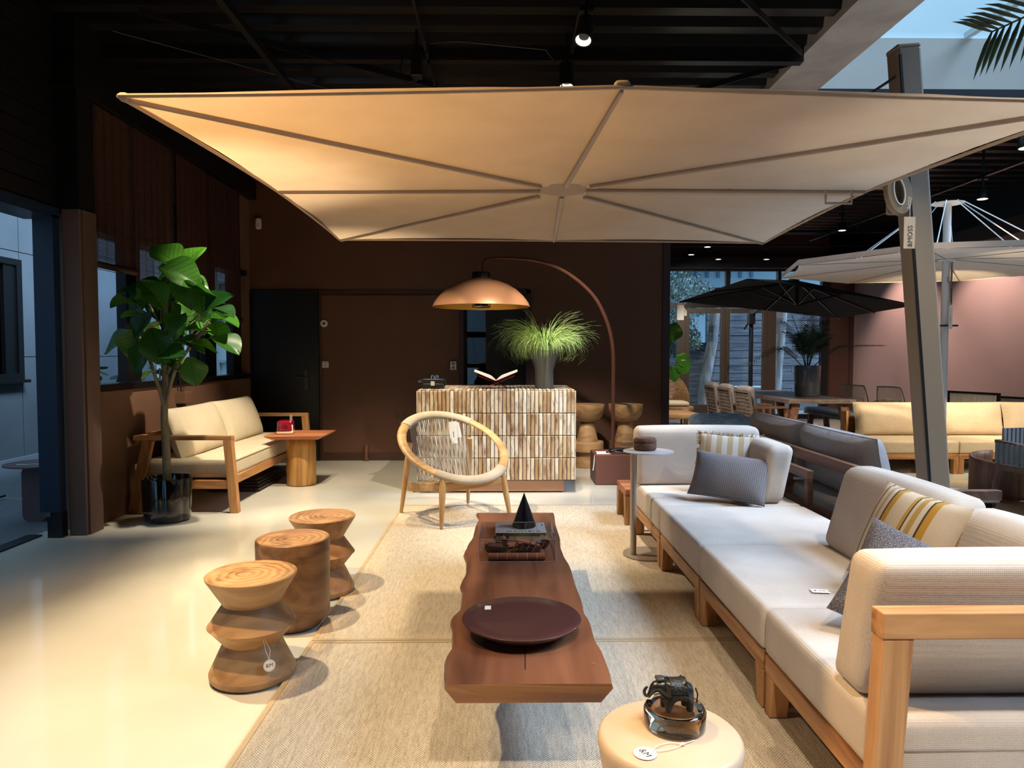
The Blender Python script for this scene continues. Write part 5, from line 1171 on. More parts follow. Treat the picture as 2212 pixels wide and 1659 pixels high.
def module(y0, y1, label, legs=True):
    t = thing('sofa_module', label, 'sofa', ((GX0 + GX1) / 2, (y0 + y1) / 2, .0125), group='teak sofa modules in a row on the right')
    obj('front_rail', MB().box(GX0 + .005, GX0 + .03, y0 + .01, y1 - .01, .168, .238), TEAKY, t, W=True, bev=.003)
    obj('back_rail', MB().box(GX1 + .01, GX1 + .035, y0 + .01, y1 - .01, .168, .238), TEAKY, t, W=True, bev=.003)
    for yy in (y0 + .006, y1 - .03): obj('side_rail', MB().box(GX0 + .03, GX1 + .01, yy, yy + .024, .168, .238), TEAK, t, W=True)
    obj('seat_board', MB().box(GX0 + .03, GX1 + .01, y0 + .03, y1 - .03, .21, .228), TEAK, t, W=True)
    for xx in (GX0 + .04, GX1):
        for yy, s_ in ((y0 + .01, 1), (y1 - .01, -1)):
            obj('leg', MB().hexa([(xx - .035, yy, .0125), (xx + .035, yy, .0125), (xx + .035, yy + s_ * .055, .0125), (xx - .035, yy + s_ * .055, .0125), (xx - .035, yy, .168), (xx + .035, yy, .168), (xx + .035, yy + s_ * .085, .168), (xx - .035, yy + s_ * .085, .168)]), TEAKZ, t, W=True, bev=.004)
    slabcush('seat_cushion', t, GX0, GX1, y0 + .004, y1 - .004, .24, .42, puff=.006, r=.028)
    return t
def backframe(t, y0, y1):
    obj('back_top_rail', MB().box(1.985, 2.025, y0, y1, .58, .64), BRT, t, W=True, bev=.004)
    for yy in (y0, y1 - .05): obj('back_post', MB().box(1.985, 2.025, yy, yy + .05, .0125, .58), BRT, t, W=True, bev=.004)
tA = module(4.55, 5.47, 'farthest teak sofa module, corner with far armrest and two patterned cushions')
slabcush('arm_cushion', tA, 1.0, 1.93, 5.24, 5.43, .425, .85, sy=.09, r=.045, puff=.01)
slabcush('back_cushion', tA, 1.66, 1.83, 4.57, 5.24, .425, .80, sx=.20, r=.045, puff=.012)
backframe(tA, 4.58, 5.45)
obj('arm_rail', MB().box(1.0, 1.99, 5.50, 5.55, .60, .665), TEAK, tA, W=True, bev=.004); obj('arm_post', MB().box(1.0, 1.05, 5.50, 5.55, .0125, .60), TEAKZ, tA, W=True, bev=.004)
tB = module(3.625, 4.545, 'backless teak sofa module, second from the far end')
tC = module(2.71, 3.62, 'teak sofa module with a slanted backrest, second from the near end')
slabcush('back_cushion', tC, 1.63, 1.80, 2.715, 3.60, .425, .83, sx=.28, r=.05, puff=.014); backframe(tC, 2.75, 3.58)
tD = module(1.85, 2.705, 'nearest teak sofa module, corner with armrest frame facing the viewer')
slabcush('back_cushion', tD, 1.63, 1.80, 2.12, 2.70, .425, .81, sx=.28, r=.05, puff=.014); backframe(tD, 1.85, 2.70)
slabcush('arm_cushion', tD, 1.005, 1.98, 1.965, 2.135, .425, .842, sy=-.25, r=.036, puff=.010, n=10)
seam(tD, [(1.02, 1.852, .335), (1.9, 1.852, .335)])
obj('arm_top_rail', MB().box(.975, 2.04, 1.785, 1.845, .665, .735), TEAK, tD, W=True, bev=.004)
obj('arm_post', MB().hexa([(.955, 1.80, .0125), (1.025, 1.80, .0125), (1.025, 1.86, .0125), (.955, 1.86, .0125), (.978, 1.787, .665), (1.06, 1.787, .665), (1.06, 1.843, .665), (.978, 1.843, .665)]), TEAKZ, tD, W=True, bev=.004)
obj('arm_post', MB().hexa([(1.97, 1.80, .0125), (2.04, 1.80, .0125), (2.04, 1.86, .0125), (1.97, 1.86, .0125), (1.96, 1.787, .665), (2.04, 1.787, .665), (2.04, 1.843, .665), (1.96, 1.843, .665)]), TEAKZ, tD, W=True, bev=.004)
# scatter cushions
def euler_from(xdir, ndir):
    n_ = Vector(ndir).normalized(); x_ = Vector(xdir); x_ = (x_ - n_ * x_.dot(n_)).normalized(); y_ = n_.cross(x_)
    return tuple(Matrix((x_, y_, n_)).transposed().to_euler())
PAT = diamonds('diamond_weave', '#2b2830', '#8d8584', 27, .5)
throw('scatter_cushion', 'dark grey diamond patterned cushion on the far sofa module', 'cushion', (1.50, 4.66, .585), euler_from((.95, -.42, -.14), (-.38, -.78, .55)), .50, .33, .16, PAT, seed=3, pinch=.06)
STR = stripes('tan_stripes', [(0, '#a98c68'), (.5, '#bcae9f')], period=6.5, width=.48)
t, rim = throw('scatter_cushion', 'tan and cream striped cushion with frayed fringe on the far sofa module', 'cushion', (1.60, 4.98, .66), euler_from((.95, -.30, -.06), (-.28, -.85, .45)), .44, .36, .14, STR, seed=5, pinch=.05)
rnd = random.Random(6); m = MB()
for i in range(420):
    q = rnd.random() * 40; a, b = Vector(rim[int(q) % 40]), Vector(rim[(int(q) + 1) % 40]); p = a.lerp(b, q % 1); d = (p.normalized() + Vector((rnd.gauss(0, .5), rnd.gauss(0, .5), rnd.gauss(0, .6)))).normalized()
    m.beam(p, p + d * rnd.uniform(.012, .028), .004, .003)
stuff(obj('fringe', m, fabric('fringe', '#b39c7c', '#9c8666'), t))
GS = stripes('gold_stripes', [(0, '#b9a58c'), (.10, '#3b2c22'), (.115, '#bba891'), (.17, '#9a876f'), (.20, '#bba891'), (.25, '#3b2c22'), (.268, '#a67a22'), (.325, '#bba88e'), (.50, '#a88436'), (.535, '#3b2c22'), (.55, '#bba891'), (.585, '#a08143'), (.64, '#bba891'), (.69, '#3b2c22'), (.71, '#a67a22'), (.775, '#b9a58c')], width=.40)
throw('scatter_cushion', 'beige cushion with gold and black stripes against the slanted backrest', 'cushion', (1.61, 2.79, .65), euler_from((.30, -.93, -.10), (-.88, -.30, .42)), .41, .42, .16, GS, seed=8, pinch=.05)
TW = M('charcoal_tweed', '#3d3637', .9, c2='#857c7c', ns=330, detail=1, lo=.45, hi=.62, bump=.6, bs=500)
throw('scatter_cushion', 'charcoal tweed cushion leaning behind the nearest armrest', 'cushion', (1.40, 2.41, .585), euler_from((.80, -.25, -.50), (-.30, -.72, .50)), .39, .39, .15, TW, seed=9, pinch=.06)
t = thing('price_tag', 'small white square tag with string lying on the seat cushion', 'tag', (1.30, 2.86, .4285), radians(-8))
obj('card', MB().box(-.036, .036, -.022, .022, 0, .0012), PAPER, t); o = obj('lettering', text_mesh('&MOSS', .009, .0002), INK, t); o.location = (.008, 0, .0014); obj('logo_square', MB().box(-.024, -.015, -.004, .006, .0012, .0015), INK, t)
obj('string', MB().tube([(.03, 0, .002), (.05, -.012, .003), (.08, -.004, .003), (.10, -.02, .004)], .0016, 5), CORD, t)
# ------------------------------------------------------------------ metal side table and pouf
LG = M('light_grey_metal', '#a79c90', .32, metal=.4)
t = thing('c_side_table', 'slim metal side table with round top and off centre pole beside the far sofa module', 'table', (1.0, 4.86, .0125))
obj('base_disc', MB().cyl((0, 0, 0), (0, 0, .01), .17, n=56), LG, t, bev=.002); obj('pole', MB().cyl((-.105, -.03, .01), (-.105, -.03, .715), .021, n=24), LG, t, smooth=True); obj('round_top', MB().cyl((.0, 0, .715), (.0, 0, .722), .172, n=64), M('light_disc', '#b9b4b4', .3, metal=.3), t, bev=.002)
t = thing('felt_box', 'round brown felted lidded box on the slim metal side table', 'box', (.985, 4.90, .7355))
FL = M('felt_brown', '#6a4733', .95, c2='#4b3123', ns=60, bump=1, bs=200, bdist=.003); obj('body', MB().lathe([(.001, 0), (.07, 0), (.078, .01), (.08, .05), (.076, .055), (.001, .055)], 36), FL, t, smooth=True, sharp=50); obj('lid', MB().lathe([(.001, .058), (.079, .058), (.08, .07), (.068, .086), (.001, .088)], 36), FL, t, smooth=True, sharp=50)
# small teak table behind the far module
t = thing('low_teak_table', 'low teak table mostly hidden behind the far sofa module', 'table', (1.32, 5.90, .0))
obj('tabletop', MB().box(.99, 1.7, 5.70, 6.14, .245, .305), TEAKR, t, W=True, bev=.004)
for xx in (.99, 1.63):
    for yy, s_ in ((5.70, 1), (6.14, -1)): obj('leg', MB().hexa([(xx, yy, 0), (xx + .07, yy, 0), (xx + .07, yy + s_ * .055, 0), (xx, yy + s_ * .055, 0), (xx, yy, .245), (xx + .07, yy, .245), (xx + .07, yy + s_ * .10, .245), (xx, yy + s_ * .10, .245)]), TEAKZ, t, W=True, bev=.003)
# ------------------------------------------------------------------ ceramic drum table with glass dish and elephant
CER = M('cream_ceramic', '#c9b095', .45, c2='#c2a88c', ns=6, bump=.15, bs=120)
t = thing('ceramic_stool', 'cream ceramic drum table in the front with a tag on top', 'side table', (.432, 1.80, .0125))
obj('drum', MB().lathe([(.14, 0), (.15, .01), (.158, .12), (.172, .30), (.185, .37), (.1865, .385), (.183, .397), (.174, .405), (.001, .407)], 96), CER, t, smooth=True, sharp=70)
SG = glass('smoke_glass', (.46, .36, .26)); 
t = thing('glass_dish', 'thick round smoky brown glass dish on the ceramic drum table', 'dish', (.452, 1.83, .4195))
obj('glass', MB().lathe([(.001, .0), (.072, 0), (.080, .007), (.081, .045), (.075, .055), (.068, .055), (.055, .040), (.045, .036), (.001, .034)], 72, cap=False), SG, t, smooth=True, sharp=80)
t = thing('elephant_figurine', 'small black elephant with raised trunk and decorated blanket in the glass dish', 'figurine', (.452, 1.835, .4545), radians(4)); EL = M('elephant_black', '#1d1c1a', .32, c2='#0f0f0e', ns=30, bump=.3, bs=120, spec=.7)
# one continuous body grown with the skin modifier; the elephant faces -x
me = D.meshes.new('body')
ev = [((0, 0, .062), .026), ((.026, 0, .062), .026), ((.040, 0, .056), .019), ((-.022, 0, .064), .024), ((-.040, 0, .073), .019), ((-.055, 0, .070), .016), ((-.063, 0, .056), .008), ((-.071, 0, .046), .0055), ((-.079, 0, .048), .0048), ((-.082, 0, .058), .0044), ((-.078, 0, .067), .004), ((-.072, 0, .072), .0036),
      ((-.024, .014, .040), .011), ((-.025, .015, .020), .0095), ((-.025, .015, .006), .0105), ((-.020, -.014, .040), .011), ((-.020, -.015, .020), .0095), ((-.020, -.015, .006), .0105),
      ((.032, .014, .038), .013), ((.033, .015, .019), .010), ((.032, .015, .006), .011), ((.036, -.014, .038), .013), ((.037, -.015, .019), .010), ((.036, -.015, .006), .011)]
ed = [(0, 1), (1, 2), (0, 3), (3, 4), (4, 5), (5, 6), (6, 7), (7, 8), (8, 9), (9, 10), (10, 11), (3, 12), (12, 13), (13, 14), (3, 15), (15, 16), (16, 17), (1, 18), (18, 19), (19, 20), (1, 21), (21, 22), (22, 23)]
me.from_pydata([v for v, r in ev], ed, []); o = D.objects.new('body', me); col.objects.link(o); o.parent = t; me.materials.append(EL)
sm = o.modifiers.new('skin', 'SKIN'); sm.use_smooth_shade = True
for i, (v, r) in enumerate(ev): me.skin_vertices[0].data[i].radius = (r, r)
me.skin_vertices[0].data[0].use_root = True
ss = o.modifiers.new('sub', 'SUBSURF'); ss.levels = 2; ss.render_levels = 2
for s_ in (1, -1):
    obj('ear', MB().grid(lambda a, b: (-.036 + .030 * b * (1 - .3 * a) + .004, s_ * (.017 + .010 * sin(b * 2.6)), .088 - .038 * a - .006 * b), 6, 6), EL, t, smooth=True).modifiers.new('sol', 'SOLIDIFY').thickness = .003
    obj('tusk', MB().tube([(-.058, s_ * .008, .052), (-.066, s_ * .010, .043), (-.076, s_ * .009, .043)], [.0026, .0022, .001], 8), M('ivory', '#cfc6ae', .4), t, smooth=True)
bk = MB()
def blk(a, b):
    th = (a - .5) * 2 * 1.75; x = -.016 + .044 * b; r = .0285 + .0008 * (math.sin(b * 28) > 0); return (x, sin(th) * r * .98, .062 + cos(th) * r)
obj('blanket', MB().grid(blk, 22, 14), M('elephant_relief', '#35332e', .3, c2='#15140f', ns=180, bump=1.0, bs=260, bdist=.002, metal=.3), t, smooth=True).modifiers.new('sol', 'SOLIDIFY').thickness = .0015
obj('headpiece', MB().soft(.022, .024, .008, r=.003, puff=.002, n=3).xf(lambda p: p + V(-.040, 0, .092)), M('elephant_relief2', '#4a4741', .35, c2='#1b1a17', ns=260, bump=1, bs=300), t, smooth=True)
obj('tail', MB().tube([(.057, 0, .062), (.063, 0, .045), (.060, 0, .022)], .002, 5), EL, t, smooth=True)
t = round_tag('price_tag', 'round white tag with a looped string lying on the ceramic drum table', (.348, 1.700, .4200), (0, 0, radians(-68)), r=.0285, size=.026)
obj('string', MB().tube(smoothpath([V(.0, .022, .003), V(-.012, .045, .003), V(-.012, .085, .003), V(.005, .105, .004)]), .0012, 5).tube(smoothpath([V(.0, .022, .003), V(.010, .045, .003), V(.012, .085, .003), V(.007, .107, .004), V(.0, .145, .002)]), .0012, 5).cyl((.004, .103, .004), (.008, .109, .004), .004, n=8), PAPER, t, smooth=True)
# ------------------------------------------------------------------ grey sofa back to back with the modules
t = thing('grey_sofa', 'teak frame sofa with blue grey cushions behind the modular sofa', 'sofa', (2.55, 5.2, 0))
def gbox(nm, a, m, bev=.004): obj(nm, MB().box(*a), m, t, W=True, bev=bev)
gbox('back_top_rail', (2.10, 2.15, 4.2, 6.35, .66, .73), BRT)
gbox('back_lower_rail', (2.10, 2.15, 4.2, 6.35, .30, .37), BRT)
for yy in (4.2, 5.25, 6.28):
    gbox('back_post', (2.10, 2.17, yy, yy + .07, 0, .66), BRT); gbox('front_leg', (2.93, 3.0, yy, yy + .07, 0, .28), BRT)
gbox('seat_board', (2.15, 3.0, 4.2, 6.35, .22, .28), BRT)
gbox('arm_rail', (2.15, 3.0, 4.2, 4.25, .52, .58), BRT)
for a, b in ((4.22, 5.27), (5.28, 6.33)): slabcush('seat_cushion', t, 2.16, 3.0, a, b, .285, .45, m=CUSHG)
for yy, lb in ((4.80, 'near blue grey back cushion showing above the sofa rail'), (5.86, 'far blue grey back cushion showing above the sofa rail')):
    E_ = (Matrix.Rotation(radians(90), 4, 'Z') @ Matrix.Rotation(radians(76), 4, 'X')).to_euler(); throw('back_cushion', lb, 'cushion', (2.32, yy, .67), tuple(E_), 1.08, .44, .26, CUSHG, seed=int(yy * 10), pinch=.05, e=.3, piping=CUSHG, group='loose blue grey back cushions')
# wrapped lounger cushion
SIL = M('silver_wrap', '#a9bccb', .22, c2='#7f98ac', ns=14, bump=.9, bs=18, bdist=.02, spec=.8)
t = thing('sun_lounger', 'low lounger with a cushion wrapped in silvery plastic behind the sofa', 'sun lounger', (2.35, 7.0, 0))
obj('frame', MB().box(2.0, 2.75, 6.55, 7.75, .25, .32), BRT, t, W=True)
for xx in (2.0, 2.68):
    for yy in (6.55, 7.68): obj('leg', MB().box(xx, xx + .07, yy, yy + .07, 0, .25), BRT, t, W=True)
obj('wrapped_cushion', MB().soft(.62, 1.25, .13, r=.06, puff=.01, n=10).xf(lambda p: V(p.x + 2.33, 7.1 + p.y, p.z + .60 + p.y * .16 + .012 * noise.noise(V(p.x * 9, p.y * 9, p.z)))), SIL, t, W=True, smooth=True, sharp=180)
obj('back_support', MB().box(2.1, 2.6, 7.0, 7.06, .32, .54).box(2.1, 2.6, 7.5, 7.56, .32, .60), BRT, t, W=True)
# ------------------------------------------------------------------ white round parasol
WCAN = fabric('white_canopy', '#cbb9a8', '#c2b09f', scale=1500, bump=.05, trans=.12)
t = thing('white_parasol', 'round off white parasol hung by cables from a white mast top disc', 'parasol', (4.06, 6.5, 0)); cx_, cy_ = 4.06, 6.5
obj('mast', MB().cyl((cx_, cy_, .1), (cx_, cy_, 2.78), .033, n=24), WHITEM, t, W=True, smooth=True)
obj('top_disc', MB().lathe([(.001, 0), (.13, .0), (.135, .008), (.001, .02)], 40, (cx_, cy_, 2.77)), WHITEM, t, W=True, smooth=True)
R0 = 1.46; pts8 = []
for k in range(8):
    a = radians(k * 45 + 8); pts8.append(V(cx_ + R0 * cos(a), cy_ + R0 * sin(a), 2.19))
for k in range(8):
    A, B = pts8[k], pts8[(k + 1) % 8]; top = V(cx_, cy_, 2.27)
    def g(a, b, A=A, B=B):
        p = top.lerp(A.lerp(B, a), b); mid = (A + B) / 2; return p + (top - mid).normalized() * .05 * 4 * a * (1 - a) * b * b
    obj('canopy_panel', MB().grid(g, 8, 8), WCAN, t, W=True, smooth=True, sharp=180)
    obj('valance', MB().add([A, B, B + V(0, 0, .045), A + V(0, 0, .045)], [(0, 1, 2, 3)]), WCAN, t, W=True)
    q = top.lerp(A, .62); a = radians(k * 45 + 8); obj('cable', MB().tube([V(cx_ + .12 * cos(a), cy_ + .12 * sin(a), 2.785), q + V(0, 0, .01)], .005, 5), WHITEM, t, W=True)
    obj('rib', MB().tube([top + V(.04 * cos(a), .04 * sin(a), -.003), A - V(0, 0, .002)], .0045, 5), CANVASS, t, W=True)
obj('collar', MB().lathe([(.05, -.01), (.085, 0), (.03, .01)], 30, (cx_, cy_, 2.26)), WHITEM, t, W=True, smooth=True)
obj('rope_guide', MB().tube([(cx_ + .03, cy_ - .04, 2.24), (cx_ + .02, cy_ - .05, 2.0), (cx_ + .03, cy_ - .04, 1.85)], .008, 6), STEEL, t, W=True)
obj('cleat', MB().tube([(cx_ - .07, cy_ - .05, 1.66), (cx_ + .09, cy_ - .05, 1.66)], .010, 6), BLACKM, t, W=True)
o = obj('lettering', text_mesh('CO', .035, .0003), INK, t); o.rotation_euler = (pi / 2, pi / 2, 0); o.location = (.0, -.036, 2.08)
obj('base_plate', MB().box(cx_ - .33, cx_ + .33, cy_ - .33, cy_ + .33, .085, .105), M('light_base', '#c9c6c4', .35), t, W=True, bev=.005)
for a in (-.26, .26):
    for b in (-.26, .26): obj('caster', MB().cyl((cx_ + a, cy_ + b - .025, .047), (cx_ + a, cy_ + b + .025, .047), .034, n=14).box(cx_ + a - .02, cx_ + a + .02, cy_ + b - .02, cy_ + b + .02, .05, .085), BLACKM, t, W=True)
hang_tag('price_tag', 'narrow white tag hanging on the mast of the white parasol', (4.075, 6.44, 1.83), 0, .035, .20)
# ------------------------------------------------------------------ ecru sofa at the back right
t = thing('ecru_sofa', 'ecru modular sofa with teak frame in front of the mauve wall', 'sofa', (6.3, 8.55, 0))
x0 = 4.37
for k in range(3):
    a, b = x0 + k * .945, x0 + (k + 1) * .945 - .004
    obj('front_rail', MB().box(a, b, 8.17, 8.20, .175, .238), TEAK, t, W=True, bev=.003); obj('back_rail', MB().box(a, b, 9.0, 9.03, .175, .60), TEAK, t, W=True)
    for xx in (a, b - .06):
        for yy in (8.17, 8.97): obj('leg', MB().box(xx, xx + .06, yy, yy + .06, 0, .175), TEAKZ, t, W=True, bev=.003)
    slabcush('seat_cushion', t, a, b, 8.165, 8.99, .24, .385, m=CUSHY, r=.02, puff=.005)
obj('side_rail', MB().box(x0, x0 + .03, 8.2, 9.0, .175, .238), TEAKY, t, W=True)
obj('arm_panel', MB().box(x0 - .035, x0 - .003, 8.90, 9.05, 0, .68), TEAKZ, t, W=True, bev=.004)
for i, (a, b) in enumerate(((4.42, 5.30), (5.33, 6.27), (6.30, 7.15))):
    E_ = (Matrix.Rotation(radians(-12), 4, 'X') @ Matrix.Rotation(radians(90), 4, 'X')).to_euler()
    throw('back_cushion', ('left loose ecru back cushion, beside the dining bench', 'middle loose ecru back cushion, right of the parasol mast', 'right loose ecru back cushion at the picture edge')[i], 'cushion', ((a + b) / 2, 8.84, .585), tuple(E_), b - a + .03, .43, .24, CUSHY, seed=20 + i, pinch=.03, e=.3, group='loose ecru back cushions', piping=CUSHY)
# podium behind with rug
t = thing('display_podium', 'low glossy black podium behind the ecru sofa', 'podium', (6.2, 10.9, 0)); obj('body', MB().box(4.25, 7.5, 9.3, 9.42, 0, .14), M('gloss_black', '#0c0b0c', .08), t, W=True)
obj('top', MB().box(5.9, 7.5, 9.42, 9.6, .0, .139), BLACKM, t, W=True)
rug('striped_rug', 'pale rug on the floor between the white parasol and the ecru sofa', 3.2, 7.3, 5.6, 7.75, m=rugmat('pale_rug', '#c9b79a', '#9c8a70'))
# rope armchair at the right edge
GB = fabric('grey_blue_rope', '#8b95a0', '#707a86', scale=600)
t = thing('rope_armchair', 'grey woven rope armchair cut by the right edge of the picture', 'chair', (4.84, 6.15, .0125), radians(14)); DW = wood('dark_walnut', '#8a6c60', '#74584e', '#523d35', axis=2, rough=.5)
for a, b, c in (((-.33, -.30, 0), (-.27, -.22, .42), .03), ((.33, -.30, 0), (.28, -.22, .42), .03), ((-.33, .30, 0), (-.26, .25, .60), .03), ((.33, .30, 0), (.26, .25, .60), .03)): obj('leg', MB().beam(a, b, .035, .055), DW, t, bev=.008)
obj('seat_frame', MB().box(-.30, .30, -.27, .27, .34, .39), DW, t, bev=.006)
for s_ in (-1, 1): obj('armrest', MB().beam((s_ * .31, -.28, .56), (s_ * .29, .30, .60), .06, .03), DW, t, bev=.006)
for k in range(13): obj('weave_strap', MB().box(-.33, -.30, -.27, .27, .43 + k * 0 + .0, .445).xf(lambda p, k=k: V(p.x + .003 * (k % 2), p.y, p.z + k * .0115)), GB, t)
for k in range(11): obj('weave_strap', MB().box(-.338, -.295, -.25 + k * .05, -.225 + k * .05, .41, .59), GB, t)
obj('seat_weave', MB().soft(.6, .54, .05, r=.02, puff=.005, n=4).xf(lambda p: p + V(0, 0, .405)), GB, t, smooth=True)
for k in range(12): obj('back_strap', MB().box(-.28 + k * .048, -.25 + k * .048, .24, .26, .45, .72), GB, t)
t = thing('round_table', 'dark walnut table edge behind the rope armchair at the right edge', 'table', (5.55, 7.1, .0125)); obj('tabletop', MB().cyl((0, 0, .42), (0, 0, .455), .36, n=48), DW, t, bev=.01); obj('apron', MB().cyl((0, 0, .36), (0, 0, .42), .30, n=48), DW, t); obj('pedestal', MB().cyl((0, 0, 0), (0, 0, .36), .18, .12, n=32), DW, t)
t = thing('curved_wood_chair', 'walnut shell chair side behind the rope armchair', 'chair', (4.82, 6.75, .0125), .2); obj('shell', MB().grid(lambda a, b: (.28 * cos(pi * (.35 + 1.1 * a)), .28 * sin(pi * (.35 + 1.1 * a)), .03 + .40 * b - .25 * b * a * .3), 18, 6), DW, t, smooth=True).modifiers.new('sol', 'SOLIDIFY').thickness = .02
obj('seat', MB().cyl((0, 0, .2), (0, 0, .24), .26, n=32), DW, t)
# ------------------------------------------------------------------ dining group
t = thing('dining_table', 'grey brown wooden dining table with A frame legs under the black parasol', 'table', (4.57, 11.4, .013)); DT = t
GTX = wood('grey_oak', '#77655d', '#655650', '#4d413c', axis=1, rough=.45)
obj('tabletop', MB().box(4.08, 5.05, 10.08, 12.8, .69, .75), GTX, t, W=True, bev=.006)
for yy in (10.2, 12.6):
    obj('leg', MB().beam((4.22, yy, .69), (4.08, yy, .013), .10, .12, up=(1, 0, 0)), BRT, t, W=True, bev=.006); obj('leg', MB().beam((4.91, yy, .69), (5.05, yy, .013), .10, .12, up=(1, 0, 0)), BRT, t, W=True, bev=.006)
def dchair(loc, label):
    t = thing('dining_chair', label, 'chair', loc, radians(94), 'slatted dining chairs along the table')
    # local: back at +... chair faces -y ; back panel at +y
    for s_ in (-1, 1):
        obj('rear_leg', MB().beam((s_ * .25, .30, 0), (s_ * .25, .235, .42), .05, .03), GREYT, t, bev=.003); obj('back_post', MB().beam((s_ * .25, .235, .42), (s_ * .25, .30, .86), .05, .03), GREYT, t, bev=.003)
        obj('front_leg', MB().beam((s_ * .26, -.27, 0), (s_ * .24, -.25, .62), .04, .05), BRT, t, bev=.003); obj('arm', MB().box(s_ * .25 - .03, s_ * .25 + .03, -.28, .25, .61, .64), BRT, t, bev=.003)
    for k in range(8): obj('back_slat', MB().beam((-.23, .242 + k * .0075, .45 + k * .052), (.23, .242 + k * .0075, .45 + k * .052), .014, .044), GREYTX, t)
    obj('top_rail', MB().box(-.25, .25, .285, .315, .83, .87), GREYTX, t, bev=.003)
    obj('seat', MB().box(-.25, .25, -.26, .24, .38, .42), BRT, t, bev=.003)
    obj('seat_cushion', MB().soft(.48, .48, .07, r=.03, puff=.006, n=4).xf(lambda p: p + V(0, 0, .455)), CUSHG, t, smooth=True)
    obj('back_cushion', MB().soft(.46, .12, .44, r=.05, puff=.01, n=4).xf(lambda p: V(p.x, p.y + .19 + (p.z + .22) * .14, p.z + .70)), CUSHG, t, smooth=True)
    return t
c1 = dchair((3.78, 10.32, .013), 'nearest slatted dining chair, beside the table leg'); 
dup(c1, (3.73, 11.02, .013), radians(92), 'middle one of the three slatted dining chairs'); dup(c1, (3.72, 11.72, .013), radians(90), 'farthest slatted dining chair, by the parasol pole')
t = thing('dining_bench', 'long bench with pale grey seat cushion right of the dining table', 'bench', (5.55, 11.3, 0)); obj('seat_board', MB().box(5.33, 5.72, 10.3, 12.5, .36, .41), GTX, t, W=True, bev=.004)
obj('cushion', MB().soft(.40, 2.2, .06, r=.025, puff=.003, n=5).xf(lambda p: p + V(5.525, 11.4, .445)), M('pale_bench_cushion', '#8f9ba3', .8), t, W=True, smooth=True)
for yy in (10.45, 12.35):
    for a, b in ((5.36, 5.40), (5.69, 5.65)): obj('leg', MB().beam((a, yy, .013), (b, yy, .36), .06, .08, up=(1, 0, 0)), BRT, t, W=True)
rug('dining_rug', 'grey rug under the dining table', 3.3, 5.95, 9.95, 12.9, m=rugmat('grey_rug', '#6c7480', '#4c535e'))
t = thing('potted_palm', 'fan palm in a tall glossy blue grey pot standing on the dining table', 'plant', (4.69, 10.9, .751)); POTB = M('pot_blue_grey', '#5d6470', .22, coat=.4)
obj('pot', MB().lathe([(.165, 0), (.175, .01), (.195, .46), (.19, .475), (.18, .465), (.17, .42), (.001, .42)], 56), POTB, t, smooth=True, sharp=60)
PALM = M('palm_green', '#2c4a38', .6, c2='#1c3427', ns=20)
def frond(P, L0, mat, n=30, spread=60, w=.012, seed=0, sag=.25):
    """midrib path with two rows of narrow leaflets, one mesh"""
    rnd = random.Random(seed); pts = smoothpath([Vector(p) for p in P], 6); m = MB(); N_ = len(pts)
    m.tube(pts, [.008 * (1 - .8 * k / N_) for k in range(N_)], 5)
    for k in range(n):
        f = .22 + .78 * k / (n - 1); q = min(N_ - 2, int(f * (N_ - 1))); p = pts[q].lerp(pts[q + 1], f * (N_ - 1) - q); tg = (pts[min(q + 2, N_ - 1)] - pts[q]).normalized()
        sd = tg.cross(Vector((0, 0, 1))).normalized(); ll = L0 * (sin(pi * min(1, (.12 + f * .82))) ** .6) * rnd.uniform(.85, 1.1)
        for s_ in (-1, 1):
            d = (sd * s_ * sin(radians(spread)) + tg * cos(radians(spread)) + Vector((0, 0, .15))).normalized(); e = p + d * ll * .55; e2 = p + d * ll + Vector((0, 0, -sag * ll))
            up = tg.cross(d).normalized(); sw = d.cross(up).normalized() * w
            m.add([p - sw * .5, p + sw * .5, e + sw, e - sw, e2], [(0, 1, 2, 3), (3, 2, 4)])
    return m
rnd = random.Random(5)
for i, (dx, dy, top, up) in enumerate(((-.95, -.1, .10, .38), (-.25, .3, .85, .6), (.1, .25, 1.0, .6), (.3, .1, .85, .55), (-.1, -.3, .75, .5), (.25, -.25, .6, .5), (1.05, -.2, .42, .42), (-.35, -.05, .65, .5), (.45, .3, .55, .45), (.05, -.1, .95, .6), (-.2, .1, .95, .6), (.15, .3, .7, .6))):
    b = V(.05 * dx, .05 * dy, .42); mid = V(dx * .5, dy * .5, .42 + up * .8); e = V(dx, dy, .42 + top * .85)
    stuff(obj('frond', frond([b, b.lerp(mid, .5) + V(0, 0, .06), mid, e], .30, PALM, 34, 58, .006, i), PALM, t))
# black tilted parasol
t = thing('black_parasol', 'square black cantilever parasol above the dining table', 'parasol', (4.60, 13.15, 0))
PN, PL_, PF, PR = V(3.12, 9.1, 2.365), V(2.85, 11.5, 2.25), V(6.25, 13.2, 2.07), V(6.44, 11.0, 2.16); H2 = V(4.64, 11.2, 2.56)
cs = [PN, PL_, PF, PR]; ms_ = [(cs[i] + cs[(i + 1) % 4]) / 2 for i in range(4)]; rg = [q for pr in zip(cs, ms_) for q in pr]
for k in range(8):
    A, B = rg[k], rg[(k + 1) % 8]
    obj('canopy_panel', MB().grid(lambda a, b, A=A, B=B: H2.lerp(A.lerp(B, a), b), 5, 5), DARKC, t, W=True, smooth=True, sharp=180)
    obj('rib', MB().beam(H2.lerp(A, .05) - V(0, 0, .02), A - V(0, 0, .012), .022, .02), BLACKM, t, W=True)
    obj('strut', MB().beam(V(4.64, 11.2, 2.17), H2.lerp(A, .42) - V(0, 0, .03), .018, .018), M('black_strut', '#2a2c32', .35, metal=.6) if k == 0 else D.materials['black_strut'], t, W=True)
